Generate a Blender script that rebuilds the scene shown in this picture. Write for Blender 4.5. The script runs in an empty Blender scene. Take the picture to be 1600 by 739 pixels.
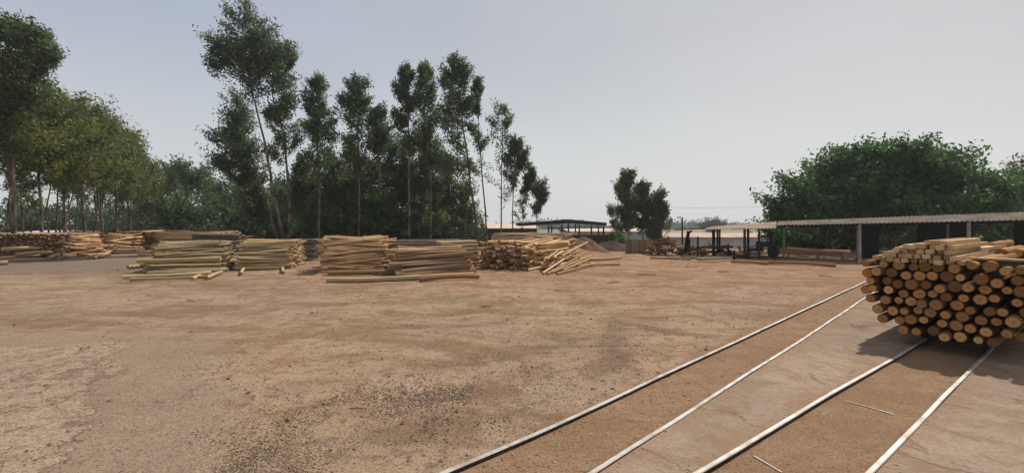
import bpy, math, random
import numpy as np
from mathutils import Vector, Matrix
R = math.radians
scene = bpy.context.scene
col = scene.collection
H = 2.0; F = 700.0; HY = 350.0

# ------------------------------------------------------------------ camera
cam_d = bpy.data.cameras.new('camera'); cam = bpy.data.objects.new('camera', cam_d); col.objects.link(cam)
cam.location = (0, 0, H); cam.rotation_euler = (R(90), 0, 0)
cam_d.sensor_width = 36; cam_d.lens = 36*F/1600; cam_d.shift_y = -(369.5-HY)/1600
cam_d.clip_start = 0.05; cam_d.clip_end = 8000
scene.camera = cam
scene.render.resolution_x = 1024; scene.render.resolution_y = 472

# ------------------------------------------------------------------ light
SUN_AZ = 42.0; SUN_EL = 52.0        # azimuth to the right of the view direction
world = bpy.data.worlds.new("World"); scene.world = world; world.use_nodes = True
wt = world.node_tree; wt.nodes.clear()
def wn(t, **k):
    n = wt.nodes.new(t)
    for a, b in k.items(): setattr(n, a, b)
    return n
sky = wn('ShaderNodeTexSky', sky_type='NISHITA', sun_disc=False, sun_elevation=R(SUN_EL), sun_rotation=R(SUN_AZ),
         altitude=600, air_density=1.0, dust_density=6.0, ozone_density=1.0)
bg1 = wn('ShaderNodeBackground'); bg1.inputs[1].default_value = 0.085
wt.links.new(sky.outputs[0], bg1.inputs[0])
tc = wn('ShaderNodeTexCoord'); sx = wn('ShaderNodeSeparateXYZ'); wt.links.new(tc.outputs['Generated'], sx.inputs[0])
mr = wn('ShaderNodeMapRange', interpolation_type='SMOOTHSTEP'); mr.inputs[1].default_value = -0.75; mr.inputs[2].default_value = 0.6
wt.links.new(sx.outputs[0], mr.inputs[0])
m1 = wn('ShaderNodeMix', data_type='RGBA'); wt.links.new(mr.outputs[0], m1.inputs[0])
m1.inputs[6].default_value = (0.35, 0.39, 0.47, 1); m1.inputs[7].default_value = (0.43, 0.435, 0.445, 1)
mz = wn('ShaderNodeMapRange', interpolation_type='SMOOTHSTEP'); mz.inputs[1].default_value = 0.42; mz.inputs[2].default_value = -0.02
wt.links.new(sx.outputs[2], mz.inputs[0])
m2 = wn('ShaderNodeMix', data_type='RGBA'); wt.links.new(mz.outputs[0], m2.inputs[0]); wt.links.new(m1.outputs[2], m2.inputs[6])
m2.inputs[7].default_value = (0.57, 0.578, 0.568, 1)
sn = wn('ShaderNodeTexNoise'); sn.inputs['Scale'].default_value = 1.6; sn.inputs['Detail'].default_value = 4; sn.inputs['Roughness'].default_value = .5
smp = wn('ShaderNodeMapping'); smp.inputs['Scale'].default_value = (1, 1, 3.2); wt.links.new(tc.outputs['Generated'], smp.inputs[0]); wt.links.new(smp.outputs[0], sn.inputs['Vector'])
sr = wn('ShaderNodeMapRange'); sr.inputs[1].default_value = .3; sr.inputs[2].default_value = .7; sr.inputs[3].default_value = .955; sr.inputs[4].default_value = 1.045; wt.links.new(sn.outputs['Fac'], sr.inputs[0])
bg2 = wn('ShaderNodeBackground'); wt.links.new(sr.outputs[0], bg2.inputs[1]); wt.links.new(m2.outputs[2], bg2.inputs[0])
ms = wn('ShaderNodeMixShader'); ms.inputs[0].default_value = 0.9
wt.links.new(bg1.outputs[0], ms.inputs[1]); wt.links.new(bg2.outputs[0], ms.inputs[2])
wo = wn('ShaderNodeOutputWorld'); wt.links.new(ms.outputs[0], wo.inputs[0])

sd = bpy.data.lights.new('sun', 'SUN'); sd.energy = 3.7; sd.angle = R(1.2); sd.color = (1.0, 0.93, 0.84)
so = bpy.data.objects.new('sun', sd); col.objects.link(so)
sv = Vector((math.sin(R(SUN_AZ))*math.cos(R(SUN_EL)), math.cos(R(SUN_AZ))*math.cos(R(SUN_EL)), math.sin(R(SUN_EL))))
so.rotation_euler = (-sv).to_track_quat('-Z', 'Y').to_euler(); so.location = (20, 20, 40)
scene.view_settings.view_transform = 'Standard'; scene.view_settings.look = 'None'
scene.view_settings.gamma = 1; scene.view_settings.exposure = 0.33

# ------------------------------------------------------------------ helpers
def G(px, py):                      # photo pixel -> point on the flat yard
    Y = F*H/(py-HY); return Vector(((px-800)*Y/F, Y, 0))
def W(px, py, Y):
    return Vector(((px-800)*Y/F, Y, H-(py-HY)*Y/F))
def sstep(a, b, x):
    t = np.clip((x-a)/(b-a), 0, 1); return t*t*(3-2*t)
def terrain(x, y):
    return -2.6*sstep(36, 52, y)*sstep(-10, 2, x)
def tag(o, label=None, cat=None, group=None, kind=None):
    if label: o['label'] = label
    if cat: o['category'] = cat
    if group: o['group'] = group
    if kind: o['kind'] = kind
    return o
def empty(name, loc, rz=0):
    o = bpy.data.objects.new(name, None); o.location = loc; o.rotation_euler = (0, 0, rz)
    o.empty_display_size = 0.2; col.objects.link(o); return o

class MB:
    def __init__(s): s.v = []; s.f = []; s.m = []; s.t = []
    def add(s, verts, faces, mi=0, tone=0.5):
        b = len(s.v); s.v.extend([tuple(p) for p in verts])
        s.f.extend([tuple(b+i for i in f) for f in faces]); s.m.extend([mi]*len(faces)); s.t.extend([tone]*len(faces))
    def box(s, c, size, rot=None, mi=0, tone=0.5, bev=0.0):
        hx, hy, hz = [q/2 for q in size]; b = min(bev, hx*.9, hy*.9, hz*.9)
        vs = []
        if b <= 0:
            vs = [Vector((x, y, z)) for x in (-hx, hx) for y in (-hy, hy) for z in (-hz, hz)]
            fs = [(0,1,3,2),(4,6,7,5),(0,4,5,1),(2,3,7,6),(0,2,6,4),(1,5,7,3)]
        else:
            # chamfered along the vertical (local z) and capped edges
            ring = [(-hx+b,-hy),(hx-b,-hy),(hx,-hy+b),(hx,hy-b),(hx-b,hy),(-hx+b,hy),(-hx,hy-b),(-hx,-hy+b)]
            k = 8; fs = []
            lv = [(-hz, .0), (-hz+b, 1), (hz-b, 1), (hz, .0)]
            for z, q in lv:
                for x, y in ring:
                    if q: vs.append(Vector((x, y, z)))
                    else: vs.append(Vector((x*(1-b/hx), y*(1-b/hy), z)))
            for l in range(3):
                for i in range(k):
                    j = (i+1) % k; fs.append((l*k+i, l*k+j, (l+1)*k+j, (l+1)*k+i))
            fs.append(tuple(reversed(range(k)))); fs.append(tuple(range(3*k, 4*k)))
        if rot is not None: vs = [rot @ v for v in vs]
        c = Vector(c); s.add([v+c for v in vs], fs, mi, tone)
    def bar(s, a, b, w, h=None, mi=0, tone=0.5, bev=0.0, up=(0,0,1)):
        a = Vector(a); b = Vector(b); d = b-a; L = d.length; x = d.normalized(); u = Vector(up)
        y = u.cross(x)
        if y.length < 1e-4: y = Vector((0,1,0)).cross(x)
        y.normalize(); z = x.cross(y)
        M = Matrix((x, y, z)).transposed()
        s.box((a+b)/2, (L, w, h or w), M, mi, tone, bev)
    def tube(s, pts, rad, k=8, mi=0, tone=0.5, caps=True, capmi=None):
        pts = [Vector(p) for p in pts]; n = len(pts)
        if not hasattr(rad, '__len__'): rad = [rad]*n
        rings = []; prev = None
        for i, p in enumerate(pts):
            d = (pts[min(i+1, n-1)]-pts[max(i-1, 0)]).normalized()
            if prev is None:
                a = d.orthogonal().normalized()
            else:
                a = (prev - d*prev.dot(d)).normalized()
            prev = a; b = d.cross(a)
            rings.append([p + (a*math.cos(2*math.pi*j/k)+b*math.sin(2*math.pi*j/k))*rad[i] for j in range(k)])
        vs = [q for r in rings for q in r]; fs = []
        for i in range(n-1):
            for j in range(k):
                fs.append((i*k+j, i*k+(j+1) % k, (i+1)*k+(j+1) % k, (i+1)*k+j))
        s.add(vs, fs, mi, tone)
        if caps:
            cm = mi if capmi is None else capmi
            b0 = len(s.v)-len(vs)
            s.f.append(tuple(b0+j for j in reversed(range(k)))); s.m.append(cm); s.t.append(tone)
            s.f.append(tuple(b0+(n-1)*k+j for j in range(k))); s.m.append(cm); s.t.append(tone)
    def mesh(s, name, mats, smooth=False):
        me = bpy.data.meshes.new(name); me.from_pydata(s.v, [], s.f); me.validate()
        if not isinstance(mats, (list, tuple)): mats = [mats]
        for m in mats: me.materials.append(m)
        if len(me.polygons) == len(s.m):
            me.polygons.foreach_set('material_index', s.m)
            at = me.attributes.new('tone', 'FLOAT', 'FACE'); at.data.foreach_set('value', s.t)
        if smooth is True: me.polygons.foreach_set('use_smooth', [True]*len(me.polygons))
        elif smooth == 'sides': me.polygons.foreach_set('use_smooth', [len(p.vertices) == 4 for p in me.polygons])
        me.update(); return me
    def build(s, name, mats, parent=None, smooth=False, loc=None):
        o = bpy.data.objects.new(name, s.mesh(name, mats, smooth)); col.objects.link(o)
        if parent: o.parent = parent
        if loc is not None: o.location = loc
        return o

# ------------------------------------------------------------------ materials
class NT:
    def __init__(s, name):
        s.m = bpy.data.materials.new(name); s.m.use_nodes = True; s.t = s.m.node_tree
        s.b = s.t.nodes['Principled BSDF']; s.b.inputs['Specular IOR Level'].default_value = 0.06
    def n(s, t, **k):
        x = s.t.nodes.new(t)
        for a, b in k.items(): setattr(x, a, b)
        return x
    def l(s, a, b): s.t.links.new(a, b)
    def coord(s, kind='Object'): return s.n('ShaderNodeTexCoord').outputs[kind]
    def pos(s): return s.n('ShaderNodeNewGeometry').outputs['Position']
    def mapping(s, vec, scale=(1,1,1), rot=(0,0,0), loc=(0,0,0)):
        m = s.n('ShaderNodeMapping'); s.l(vec, m.inputs[0]); m.inputs['Scale'].default_value = scale
        m.inputs['Rotation'].default_value = rot; m.inputs['Location'].default_value = loc; return m.outputs[0]
    def noise(s, vec, scale, detail=4, rough=.55, dist=0):
        x = s.n('ShaderNodeTexNoise'); s.l(vec, x.inputs['Vector']); x.inputs['Scale'].default_value = scale
        x.inputs['Detail'].default_value = detail; x.inputs['Roughness'].default_value = rough; x.inputs['Distortion'].default_value = dist
        return x.outputs['Fac']
    def voro(s, vec, scale, feature='F1', out='Distance', rnd=1.0):
        x = s.n('ShaderNodeTexVoronoi', feature=feature); s.l(vec, x.inputs['Vector']); x.inputs['Scale'].default_value = scale
        x.inputs['Randomness'].default_value = rnd
        return x.outputs[out]
    def rng(s, v, a, b, c=0., d=1., smooth=True):
        x = s.n('ShaderNodeMapRange', interpolation_type='SMOOTHSTEP' if smooth else 'LINEAR'); s.l(v, x.inputs[0])
        for i, q in enumerate((a, b, c, d)): x.inputs[i+1].default_value = q
        return x.outputs[0]
    def math(s, op, a, b=None):
        x = s.n('ShaderNodeMath', operation=op)
        for i, q in enumerate((a, b)):
            if q is None: continue
            if isinstance(q, (int, float)): x.inputs[i].default_value = q
            else: s.l(q, x.inputs[i])
        return x.outputs[0]
    def mix(s, fac, a, b, bt='MIX'):
        x = s.n('ShaderNodeMix', data_type='RGBA', blend_type=bt)
        for i, q in ((0, fac), (6, a), (7, b)):
            if isinstance(q, (int, float)): x.inputs[i].default_value = q
            elif isinstance(q, tuple): x.inputs[i].default_value = (*q, 1)
            else: s.l(q, x.inputs[i])
        return x.outputs[2]
    def attr(s, name): return s.n('ShaderNodeAttribute', attribute_name=name).outputs['Fac']
    def rand(s): return s.n('ShaderNodeObjectInfo').outputs['Random']
    def bump(s, h, strength=.5, dist=.02):
        x = s.n('ShaderNodeBump'); s.l(h, x.inputs['Height']); x.inputs['Strength'].default_value = strength
        x.inputs['Distance'].default_value = dist; s.l(x.outputs[0], s.b.inputs['Normal'])
    def done(s, color, rough=.9, metal=0.):
        if isinstance(color, tuple): s.b.inputs['Base Color'].default_value = (*color, 1)
        else: s.l(color, s.b.inputs['Base Color'])
        if isinstance(rough, float): s.b.inputs['Roughness'].default_value = rough
        else: s.l(rough, s.b.inputs['Roughness'])
        s.b.inputs['Metallic'].default_value = metal
        return s.m

def wood_mat(name, dark, light, grey, greyamt=.3, bark=.25):
    """round timber: object X is the log axis; tone attribute + object random vary the stems"""
    m = NT(name); p = m.coord('Object')
    t = m.math('FRACT', m.math('ADD', m.attr('tone'), m.rand()))
    t2 = m.math('FRACT', m.math('MULTIPLY', t, 7.31))
    pp = m.n('ShaderNodeCombineXYZ'); m.l(t, pp.inputs[0]); m.l(t2, pp.inputs[1])
    sh = m.n('ShaderNodeVectorMath', operation='MULTIPLY_ADD'); m.l(pp.outputs[0], sh.inputs[0]); sh.inputs[1].default_value = (40, 40, 40); m.l(p, sh.inputs[2])
    n1 = m.noise(m.mapping(sh.outputs[0], (1.2, 3, 3)), 2.2, 4)
    n2 = m.noise(m.mapping(sh.outputs[0], (1.0, 12, 12)), 5, 3)
    c = m.mix(t, dark, light)
    c = m.mix(m.math('MULTIPLY', m.rng(t2, .45, 1.0), greyamt*2), c, grey)
    c = m.mix(m.math('MULTIPLY', m.rng(n1, .54, .64), bark*1.6), c, tuple(q*.35 for q in dark))
    c = m.mix(m.rng(n2, .3, .7), m.mix(.5, c, tuple(q*.7 for q in dark)), c)
    m.bump(n2, .4, .01)
    return m.done(c, .85)
def end_mat(name, ring_a, ring_b, scale=9.0):
    m = NT(name); p = m.coord('Object'); s = m.n('ShaderNodeSeparateXYZ'); m.l(p, s.inputs[0])
    cb = m.n('ShaderNodeCombineXYZ'); m.l(s.outputs[1], cb.inputs[1]); m.l(s.outputs[2], cb.inputs[2])
    ln = m.n('ShaderNodeVectorMath', operation='LENGTH'); m.l(cb.outputs[0], ln.inputs[0])
    t = m.math('FRACT', m.math('ADD', m.attr('tone'), m.rand()))
    nz = m.noise(m.mapping(p, (3, 3, 3)), 2.5, 3)
    rr = m.math('SINE', m.math('MULTIPLY', m.math('ADD', ln.outputs['Value'], m.math('MULTIPLY', nz, .12)), scale*6.28))
    c = m.mix(m.rng(rr, -1, 1, .0, .38), ring_a, ring_b)
    c = m.mix(m.math('MULTIPLY', m.rng(t, .2, .95), .85), c, tuple(q*.36 for q in ring_a)); c = m.mix(m.rng(m.math('FRACT', m.math('MULTIPLY', t, 13.7)), .7, .9, 0, .5), c, tuple(min(1, q*1.25) for q in ring_b)); c = m.mix(m.rng(m.noise(m.mapping(p, (2, 2, 2)), 1.8, 4), .5, .7, 0, .6), c, tuple(q*.4 for q in ring_a))
    at = m.n('ShaderNodeMath', operation='ARCTAN2'); m.l(s.outputs[1], at.inputs[0]); m.l(s.outputs[2], at.inputs[1])
    cr = m.math('ABSOLUTE', m.math('SINE', m.math('ADD', m.math('MULTIPLY', at.outputs[0], 1.5), m.math('MULTIPLY', nz, 9.))))
    crk = m.math('MULTIPLY', m.rng(cr, .09, .0), m.rng(ln.outputs['Value'], .46, .15))
    c = m.mix(m.math('MULTIPLY', crk, .85), c, (.03, .015, .008))
    c = m.mix(m.rng(ln.outputs['Value'], .38, .47), c, tuple(q*.38 for q in ring_a)); c = m.mix(m.math('MULTIPLY', m.rng(ln.outputs['Value'], .13, .03), .6), c, tuple(q*.3 for q in ring_a))
    return m.done(c, .9)

M = {}
M['log_olive'] = wood_mat('log_olive', (.21,.140,.068), (.60,.46,.255), (.33,.29,.22), .4, .35)
M['log_pale'] = wood_mat('log_pale', (.28,.18,.085), (.76,.56,.32), (.40,.35,.27), .25, .15)
M['log_orange'] = wood_mat('log_orange', (.32,.17,.075), (.80,.54,.30), (.42,.34,.26), .25, .2)
M['log_brown'] = wood_mat('log_brown', (.22,.12,.06), (.62,.40,.22), (.34,.28,.22), .35, .35)
M['log_grey'] = wood_mat('log_grey', (.10,.075,.055), (.26,.20,.15), (.24,.22,.20), .6, .3)
M['end_pale'] = end_mat('end_grain_pale', (.34,.22,.12), (.52,.37,.22))
M['end_brown'] = end_mat('end_grain_brown', (.22,.13,.07), (.36,.23,.13))
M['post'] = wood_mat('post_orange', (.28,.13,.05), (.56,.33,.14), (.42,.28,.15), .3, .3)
M['post_shaded'] = wood_mat('post_gap_shade', (.12,.055,.022), (.34,.185,.075), (.26,.17,.09), .3, .3)  # darker copy of the post wood; shade between packed posts put into its colour
M['end_post'] = end_mat('end_grain_post', (.40,.19,.07), (.74,.44,.18), 6.0)

def plank_mat(name, a, b):
    m = NT(name); p = m.coord('Object')
    t = m.math('FRACT', m.math('ADD', m.attr('tone'), m.rand()))
    n = m.noise(m.mapping(p, (1, 14, 14)), 3, 4); n2 = m.noise(p, 6, 3)
    c = m.mix(t, a, b); c = m.mix(m.rng(n, .35, .7, 0, .55), c, tuple(q*.55 for q in a))
    c = m.mix(m.rng(n2, .6, .75, 0, .4), c, tuple(q*.4 for q in a)); m.bump(n, .4, .005)
    return m.done(c, .85)
M['plank'] = plank_mat('sawn_timber', (.46,.29,.15), (.66,.46,.27))
M['plank_old'] = plank_mat('weathered_boards', (.16,.11,.075), (.34,.26,.18))
M['slab'] = plank_mat('bark_slabs', (.14,.065,.035), (.42,.25,.13))
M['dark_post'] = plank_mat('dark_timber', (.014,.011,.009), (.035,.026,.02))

def simple(name, c, var=.35, sc=4, rough=.85, metal=0., bump=.2):
    m = NT(name); p = m.coord('Object'); n = m.noise(p, sc, 5, .6)
    k = m.mix(m.rng(n, .35, .7), tuple(q*(1-var) for q in c), tuple(min(1, q*(1+var)) for q in c))
    if bump: m.bump(n, bump, .02)
    return m.done(k, rough, metal)
M['concrete_post'] = simple('concrete_post', (.30,.29,.28), .25, 6)
M['dark_metal'] = simple('dark_machine_paint', (.035,.033,.032), .4, 5, .5)
M['grey_metal'] = simple('worn_steel', (.22,.22,.22), .4, 8, .45, .4)
M['white_wall'] = simple('pale_wall', (.42,.42,.43), .12, .6)
M['tan_roof'] = simple('tan_sheet_roof', (.52,.42,.34), .12, .8)
M['pink_roof'] = simple('clay_pink_roof', (.46,.33,.26), .15, .5)
M['slab_dark'] = simple('dark_sheet_roof', (.035,.035,.038), .2, 2)
M['far_leaf'] = simple('distant_leaves', (.05,.075,.04), .4, .3)
M['mound'] = simple('sawdust_heap', (.12,.072,.042), .3, 2.5)
M['mound_dark'] = simple('dark_earth', (.06,.036,.028), .35, 1.2)
M['stone'] = simple('crushed_stone', (.20,.15,.115), .65, 40)
M['chips'] = simple('wood_chips', (.26,.15,.08), .6, 20)
M['wire'] = simple('cable', (.05,.05,.05), .1, 5)
M['green_pipe'] = simple('green_paint', (.06,.28,.16), .2, 5, .5)

def rail_mat():
    m = NT('rail_steel'); p = m.pos(); n = m.noise(p, 2.6, 8, .72); n2 = m.noise(m.mapping(p, (1, 1, 1)), 55, 3)
    c = m.mix(m.rng(n, .42, .66), (.45,.44,.42), (.27,.205,.15)); c = m.mix(m.rng(n2, .5, .8, 0, .5), c, (.30,.24,.20))
    m.bump(n2, .2, .003); m.b.inputs['Specular IOR Level'].default_value = .5; return m.done(c, .5, .25)
M['rail'] = rail_mat(); M['rust_shade'] = simple('rail_side_rust_shade', (.06,.04,.03), .4, 20, .8)  # side faces: rust, with the shadow along the rail darkened into the colour

def corr_mat(name, a, b):
    m = NT(name); p = m.coord('Object'); n = m.noise(p, 1.3, 5, .6); n2 = m.noise(m.mapping(p, (9, .6, 1)), 2, 3)
    c = m.mix(m.rng(n, .3, .7), a, b); c = m.mix(m.rng(n2, .5, .75, 0, .5), c, tuple(q*.45 for q in a)); return m.done(c, .9)
M['fibro'] = corr_mat('fibre_cement_sheet', (.10,.078,.060), (.22,.178,.14))
M['fibro_tan'] = corr_mat('fibre_cement_tan', (.22,.17,.125), (.32,.255,.195))

def leaf_mat(name, a, b, c3, trans=.25):
    m = NT(name); t = m.attr('tone'); p = m.pos()
    k = m.mix(m.rng(t, 0, 1, 0, 1, False), a, b); n = m.noise(p, .45, 2)
    k = m.mix(m.rng(n, .5, .75, 0, .6), k, c3)
    k = m.mix(m.math('MULTIPLY', m.rand(), .3), k, tuple(q*.6 for q in a))
    m.l(k, m.b.inputs['Base Color']); m.b.inputs['Roughness'].default_value = .55; m.b.inputs['Specular IOR Level'].default_value = .3
    tr = m.n('ShaderNodeBsdfTranslucent'); m.l(m.mix(.5, k, tuple(min(1, q*1.3) for q in c3)), tr.inputs[0])
    mx = m.n('ShaderNodeMixShader'); mx.inputs[0].default_value = trans
    m.l(m.b.outputs[0], mx.inputs[1]); m.l(tr.outputs[0], mx.inputs[2])
    m.l(mx.outputs[0], m.t.nodes['Material Output'].inputs[0]); return m.m
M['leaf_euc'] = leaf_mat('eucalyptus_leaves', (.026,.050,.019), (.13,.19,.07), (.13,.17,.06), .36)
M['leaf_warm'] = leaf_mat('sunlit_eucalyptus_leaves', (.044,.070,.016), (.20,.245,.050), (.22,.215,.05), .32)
M['leaf_mango'] = leaf_mat('broad_leaves', (.013,.040,.010), (.115,.235,.055), (.09,.20,.045), .28)
M['leaf_bright'] = leaf_mat('bright_leaves', (.06,.12,.02), (.15,.26,.05), (.2,.3,.06), .35)
def bark_mat():
    m = NT('bark'); p = m.pos(); n = m.noise(m.mapping(p, (2, 2, .5)), 2.5, 4)
    c = m.mix(m.rng(n, .4, .65), (.055,.042,.032), (.19,.155,.12)); m.bump(n, .5, .03); return m.done(c, .9)
M['bark'] = bark_mat()

# ------------------------------------------------------------------ ground
RAILS = {'A': [(690,739),(850,671),(1250,486.5),(1345,443)],
         'B': [(923,739),(1200,563),(1250,532),(1350,466)],
         'C': [(1087,739),(1260,636),(1402,555.5),(1443,531)],
         'D': [(1356,739),(1440,654),(1520,573.5),(1552,541)]}
def rail_line(k, ext0=3.5, ext1=10):
    p = [G(*q)*((H-.04)/H) for q in RAILS[k]]
    a = p[0]-(p[1]-p[0]).normalized()*ext0; d = (p[-1]-p[0]).normalized()
    return [a]+p+[p[-1]+d*ext1]
RL = {k: rail_line(k, 3.5, 6 if k in 'AB' else 14) for k in RAILS}
cdir = (RL['C'][-1]-RL['C'][-3]).normalized()

def ground_mat():
    m = NT('yard_dirt'); p = m.pos(); s = m.n('ShaderNodeSeparateXYZ'); m.l(p, s.inputs[0]); x, y = s.outputs[0], s.outputs[1]
    big = m.noise(p, .22, 5, .6, .4); mid = m.noise(p, 1.3, 6, .65, .3); fine = m.noise(p, 22, 5, .7); tiny = m.noise(p, 90, 3, .7)
    track = m.noise(m.mapping(p, (.35, 1.0, 1), (0, 0, R(-22))), .8, 6, .66, 1.1)
    track2 = m.noise(m.mapping(p, (.4, 1.1, 1), (0, 0, R(34))), .8, 5, .65, .9)
    tan, grey, orange, dark = (.385,.258,.160), (.345,.252,.175), (.32,.160,.078), (.185,.112,.066)
    grit = m.noise(p, 48, 4, .75); mid2 = m.noise(p, 4.5, 6, .7, .2)
    c = m.mix(m.rng(big, .38, .62), tan, grey)
    nearpile = m.math('MULTIPLY', m.rng(y, 11, 17), m.rng(y, 60, 30)); nearpile = m.math('MULTIPLY', nearpile, m.rng(x, -17, -10))
    c = m.mix(m.math('MULTIPLY', nearpile, m.rng(mid, .30, .60, .3, .95)), c, orange)
    c = m.mix(m.rng(x, -3, -10, 0, .55), c, (.26,.205,.155))              # old asphalt towards the left
    c = m.mix(m.rng(track, .49, .62, 0, .7), c, dark)
    c = m.mix(m.math('MULTIPLY', m.rng(m.noise(p, .55, 5, .6, .5), .48, .62), .5), c, (.43,.31,.21)); c = m.mix(m.math('MULTIPLY', m.rng(m.noise(m.mapping(p, (.55, 1, 1), (0, 0, R(-18)), (7, 3, 0)), .42, 6, .68, 1.4), .49, .60), .72), c, (.20,.115,.065))
    c = m.mix(m.rng(track2, .50, .62, 0, .6), c, (.42,.295,.195))
    c = m.mix(m.rng(mid, .50, .66, 0, .6), c, (.245,.128,.068))
    c = m.mix(m.rng(mid2, .50, .62, 0, .7), c, dark)
    c = m.mix(m.rng(mid, .45, .32, 0, .6), c, (.42,.31,.215))
    gut = m.math('MULTIPLY', m.rng(m.math('SUBTRACT', x, m.math('MULTIPLY', y, 1.0)), -4.15, -3.95), m.rng(y, 24, 17))   # brown dirt caught between the rails
    c = m.mix(m.math('MULTIPLY', gut, m.rng(mid2, .35, .6, .45, .9)), c, (.27,.160,.088))
    asp = m.math('MULTIPLY', m.math('MULTIPLY', m.rng(m.math('ADD', y, m.math('MULTIPLY', mid, 3.)), 18.5, 20.5), m.rng(m.math('ADD', y, m.math('MULTIPLY', mid, 3.)), 29, 25.5)), m.rng(x, -13, -15.5))
    c = m.mix(m.math('MULTIPLY', asp, .75), c, (.155,.125,.10))
    # dark wheel ruts turned up on the right of the yard
    def rut(x0, y0, x1, y1, w, amt):
        dx, dy = x1-x0, y1-y0; L = math.hypot(dx, dy); ux, uy = dx/L, dy/L
        xa = m.math('SUBTRACT', x, x0); ya = m.math('SUBTRACT', y, y0)
        al = m.math('ADD', m.math('MULTIPLY', xa, ux), m.math('MULTIPLY', ya, uy)); ac = m.math('ADD', m.math('MULTIPLY', xa, -uy), m.math('MULTIPLY', ya, ux))
        ac = m.math('ADD', ac, m.math('MULTIPLY', m.math('SUBTRACT', mid, .5), 1.1))
        k = m.math('MULTIPLY', m.rng(m.math('ABSOLUTE', ac), w, w*.15), m.math('MULTIPLY', m.rng(al, -.5, .4), m.rng(al, L+.6, L-.4)))
        return m.math('MULTIPLY', m.math('MULTIPLY', k, m.rng(grit, .38, .58, .35, 1)), amt)
    for args in ((1.3,5.9,2.1,9.0,.38,.8), (2.0,9.2,3.6,7.9,.30,.75), (-1.0,6.2,1.4,7.8,.30,.4), (-4,11.2,3,11.8,.5,.45), (-3,8.6,0,9.0,.35,.35), (-6.5,10.0,-1,12.5,.45,.4)):
        c = m.mix(rut(*args), c, (.105,.070,.045))
    # cracked crust of old concrete, lower left
    wob = m.n('ShaderNodeVectorMath', operation='MULTIPLY_ADD'); ncol = m.n('ShaderNodeTexNoise'); m.l(p, ncol.inputs['Vector']); ncol.inputs['Scale'].default_value = 1.1; ncol.inputs['Detail'].default_value = 8; ncol.inputs['Roughness'].default_value = .66
    m.l(ncol.outputs['Color'], wob.inputs[0]); wob.inputs[1].default_value = (1.8,1.8,0); m.l(p, wob.inputs[2])
    cs = m.n('ShaderNodeSeparateXYZ'); m.l(wob.outputs[0], cs.inputs[0])
    e = m.math('SUBTRACT', m.math('ADD', cs.outputs[0], m.math('MULTIPLY', cs.outputs[1], .7)), .40)
    crust = m.math('MULTIPLY', m.rng(e, .0, -.07), m.rng(cs.outputs[1], 8.3, 8.15))
    slabz = m.math('MULTIPLY', m.rng(e, 1.5, 1.1), m.rng(cs.outputs[1], 9.4, 8.6))
    crk = m.voro(m.mapping(wob.outputs[0], (.7, 1.2, 1)), 1.5, 'DISTANCE_TO_EDGE')
    crk2 = m.voro(m.mapping(wob.outputs[0], (.8, 2.0, 1)), 4.5, 'DISTANCE_TO_EDGE')
    c = m.mix(m.math('MULTIPLY', slabz, .7), c, (.295,.228,.165))
    crustc = m.mix(m.rng(mid2, .35, .65), (.45,.345,.25), (.34,.25,.175))
    c = m.mix(m.math('MULTIPLY', crust, .8), c, crustc)
    ck = m.math('MULTIPLY', m.math('MAXIMUM', m.rng(crk, .018, .003), m.math('MULTIPLY', m.rng(crk2, .03, .0), m.rng(mid, .45, .55))), crust)
    edge = m.math('MULTIPLY', m.rng(m.math('ABSOLUTE', m.math('ADD', e, .02)), .05, .005), m.rng(mid, .3, .5))
    edge = m.math('MULTIPLY', edge, m.rng(cs.outputs[1], 8.3, 8.1))
    c = m.mix(m.math('MULTIPLY', m.math('MAXIMUM', ck, edge), .6), c, (.11,.07,.045))
    # grain, specks and pebbles
    c = m.mix(m.rng(fine, .38, .68, 0, .55), c, m.mix(.6, c, (.11,.07,.045)))
    c = m.mix(m.rng(grit, .50, .62, 0, .7), c, (.105,.068,.045))
    c = m.mix(m.rng(grit, .44, .32, 0, .45), c, (.52,.39,.28))
    c = m.mix(m.rng(tiny, .54, .70, 0, .55), c, (.10,.07,.05))
    c = m.mix(m.rng(tiny, .44, .30, 0, .35), c, (.50,.40,.30))
    vs_ = m.n('ShaderNodeTexVoronoi'); m.l(p, vs_.inputs['Vector']); vs_.inputs['Scale'].default_value = 26
    vc = m.n('ShaderNodeSeparateColor'); m.l(vs_.outputs['Color'], vc.inputs[0])
    peb = m.math('MULTIPLY', m.math('MULTIPLY', m.rng(vc.outputs[0], .78, .84), m.rng(vs_.outputs['Distance'], .36, .24)), m.math('MULTIPLY', m.rng(mid, .42, .58, .2, 1), m.math('SUBTRACT', 1., crust)))
    c = m.mix(m.math('MULTIPLY', peb, .75), c, m.mix(vc.outputs[1], (.07,.05,.04), (.24,.20,.17)))
    fld = m.math('MULTIPLY', m.rng(y, 50, 62), m.rng(x, -6, 4))
    c = m.mix(fld, c, m.mix(m.rng(m.noise(p, .03, 3), .4, .6), (.24,.18,.12), (.16,.17,.09)))
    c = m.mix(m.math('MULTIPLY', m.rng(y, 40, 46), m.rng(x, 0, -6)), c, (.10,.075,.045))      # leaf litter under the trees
    h = m.math('ADD', m.math('MULTIPLY', m.math('ADD', fine, m.math('MULTIPLY', tiny, .5)), .5), m.math('MULTIPLY', m.math('SUBTRACT', crust, m.math('MULTIPLY', ck, 1.)), .35))
    h = m.math('ADD', h, m.math('MULTIPLY', track, .15)); h = m.math('ADD', h, m.math('MULTIPLY', m.math('ADD', grit, peb), .45)); h = m.math('ADD', h, m.math('MULTIPLY', mid2, .5))
    m.bump(h, .9, .03)
    return m.done(c, .95)
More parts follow.
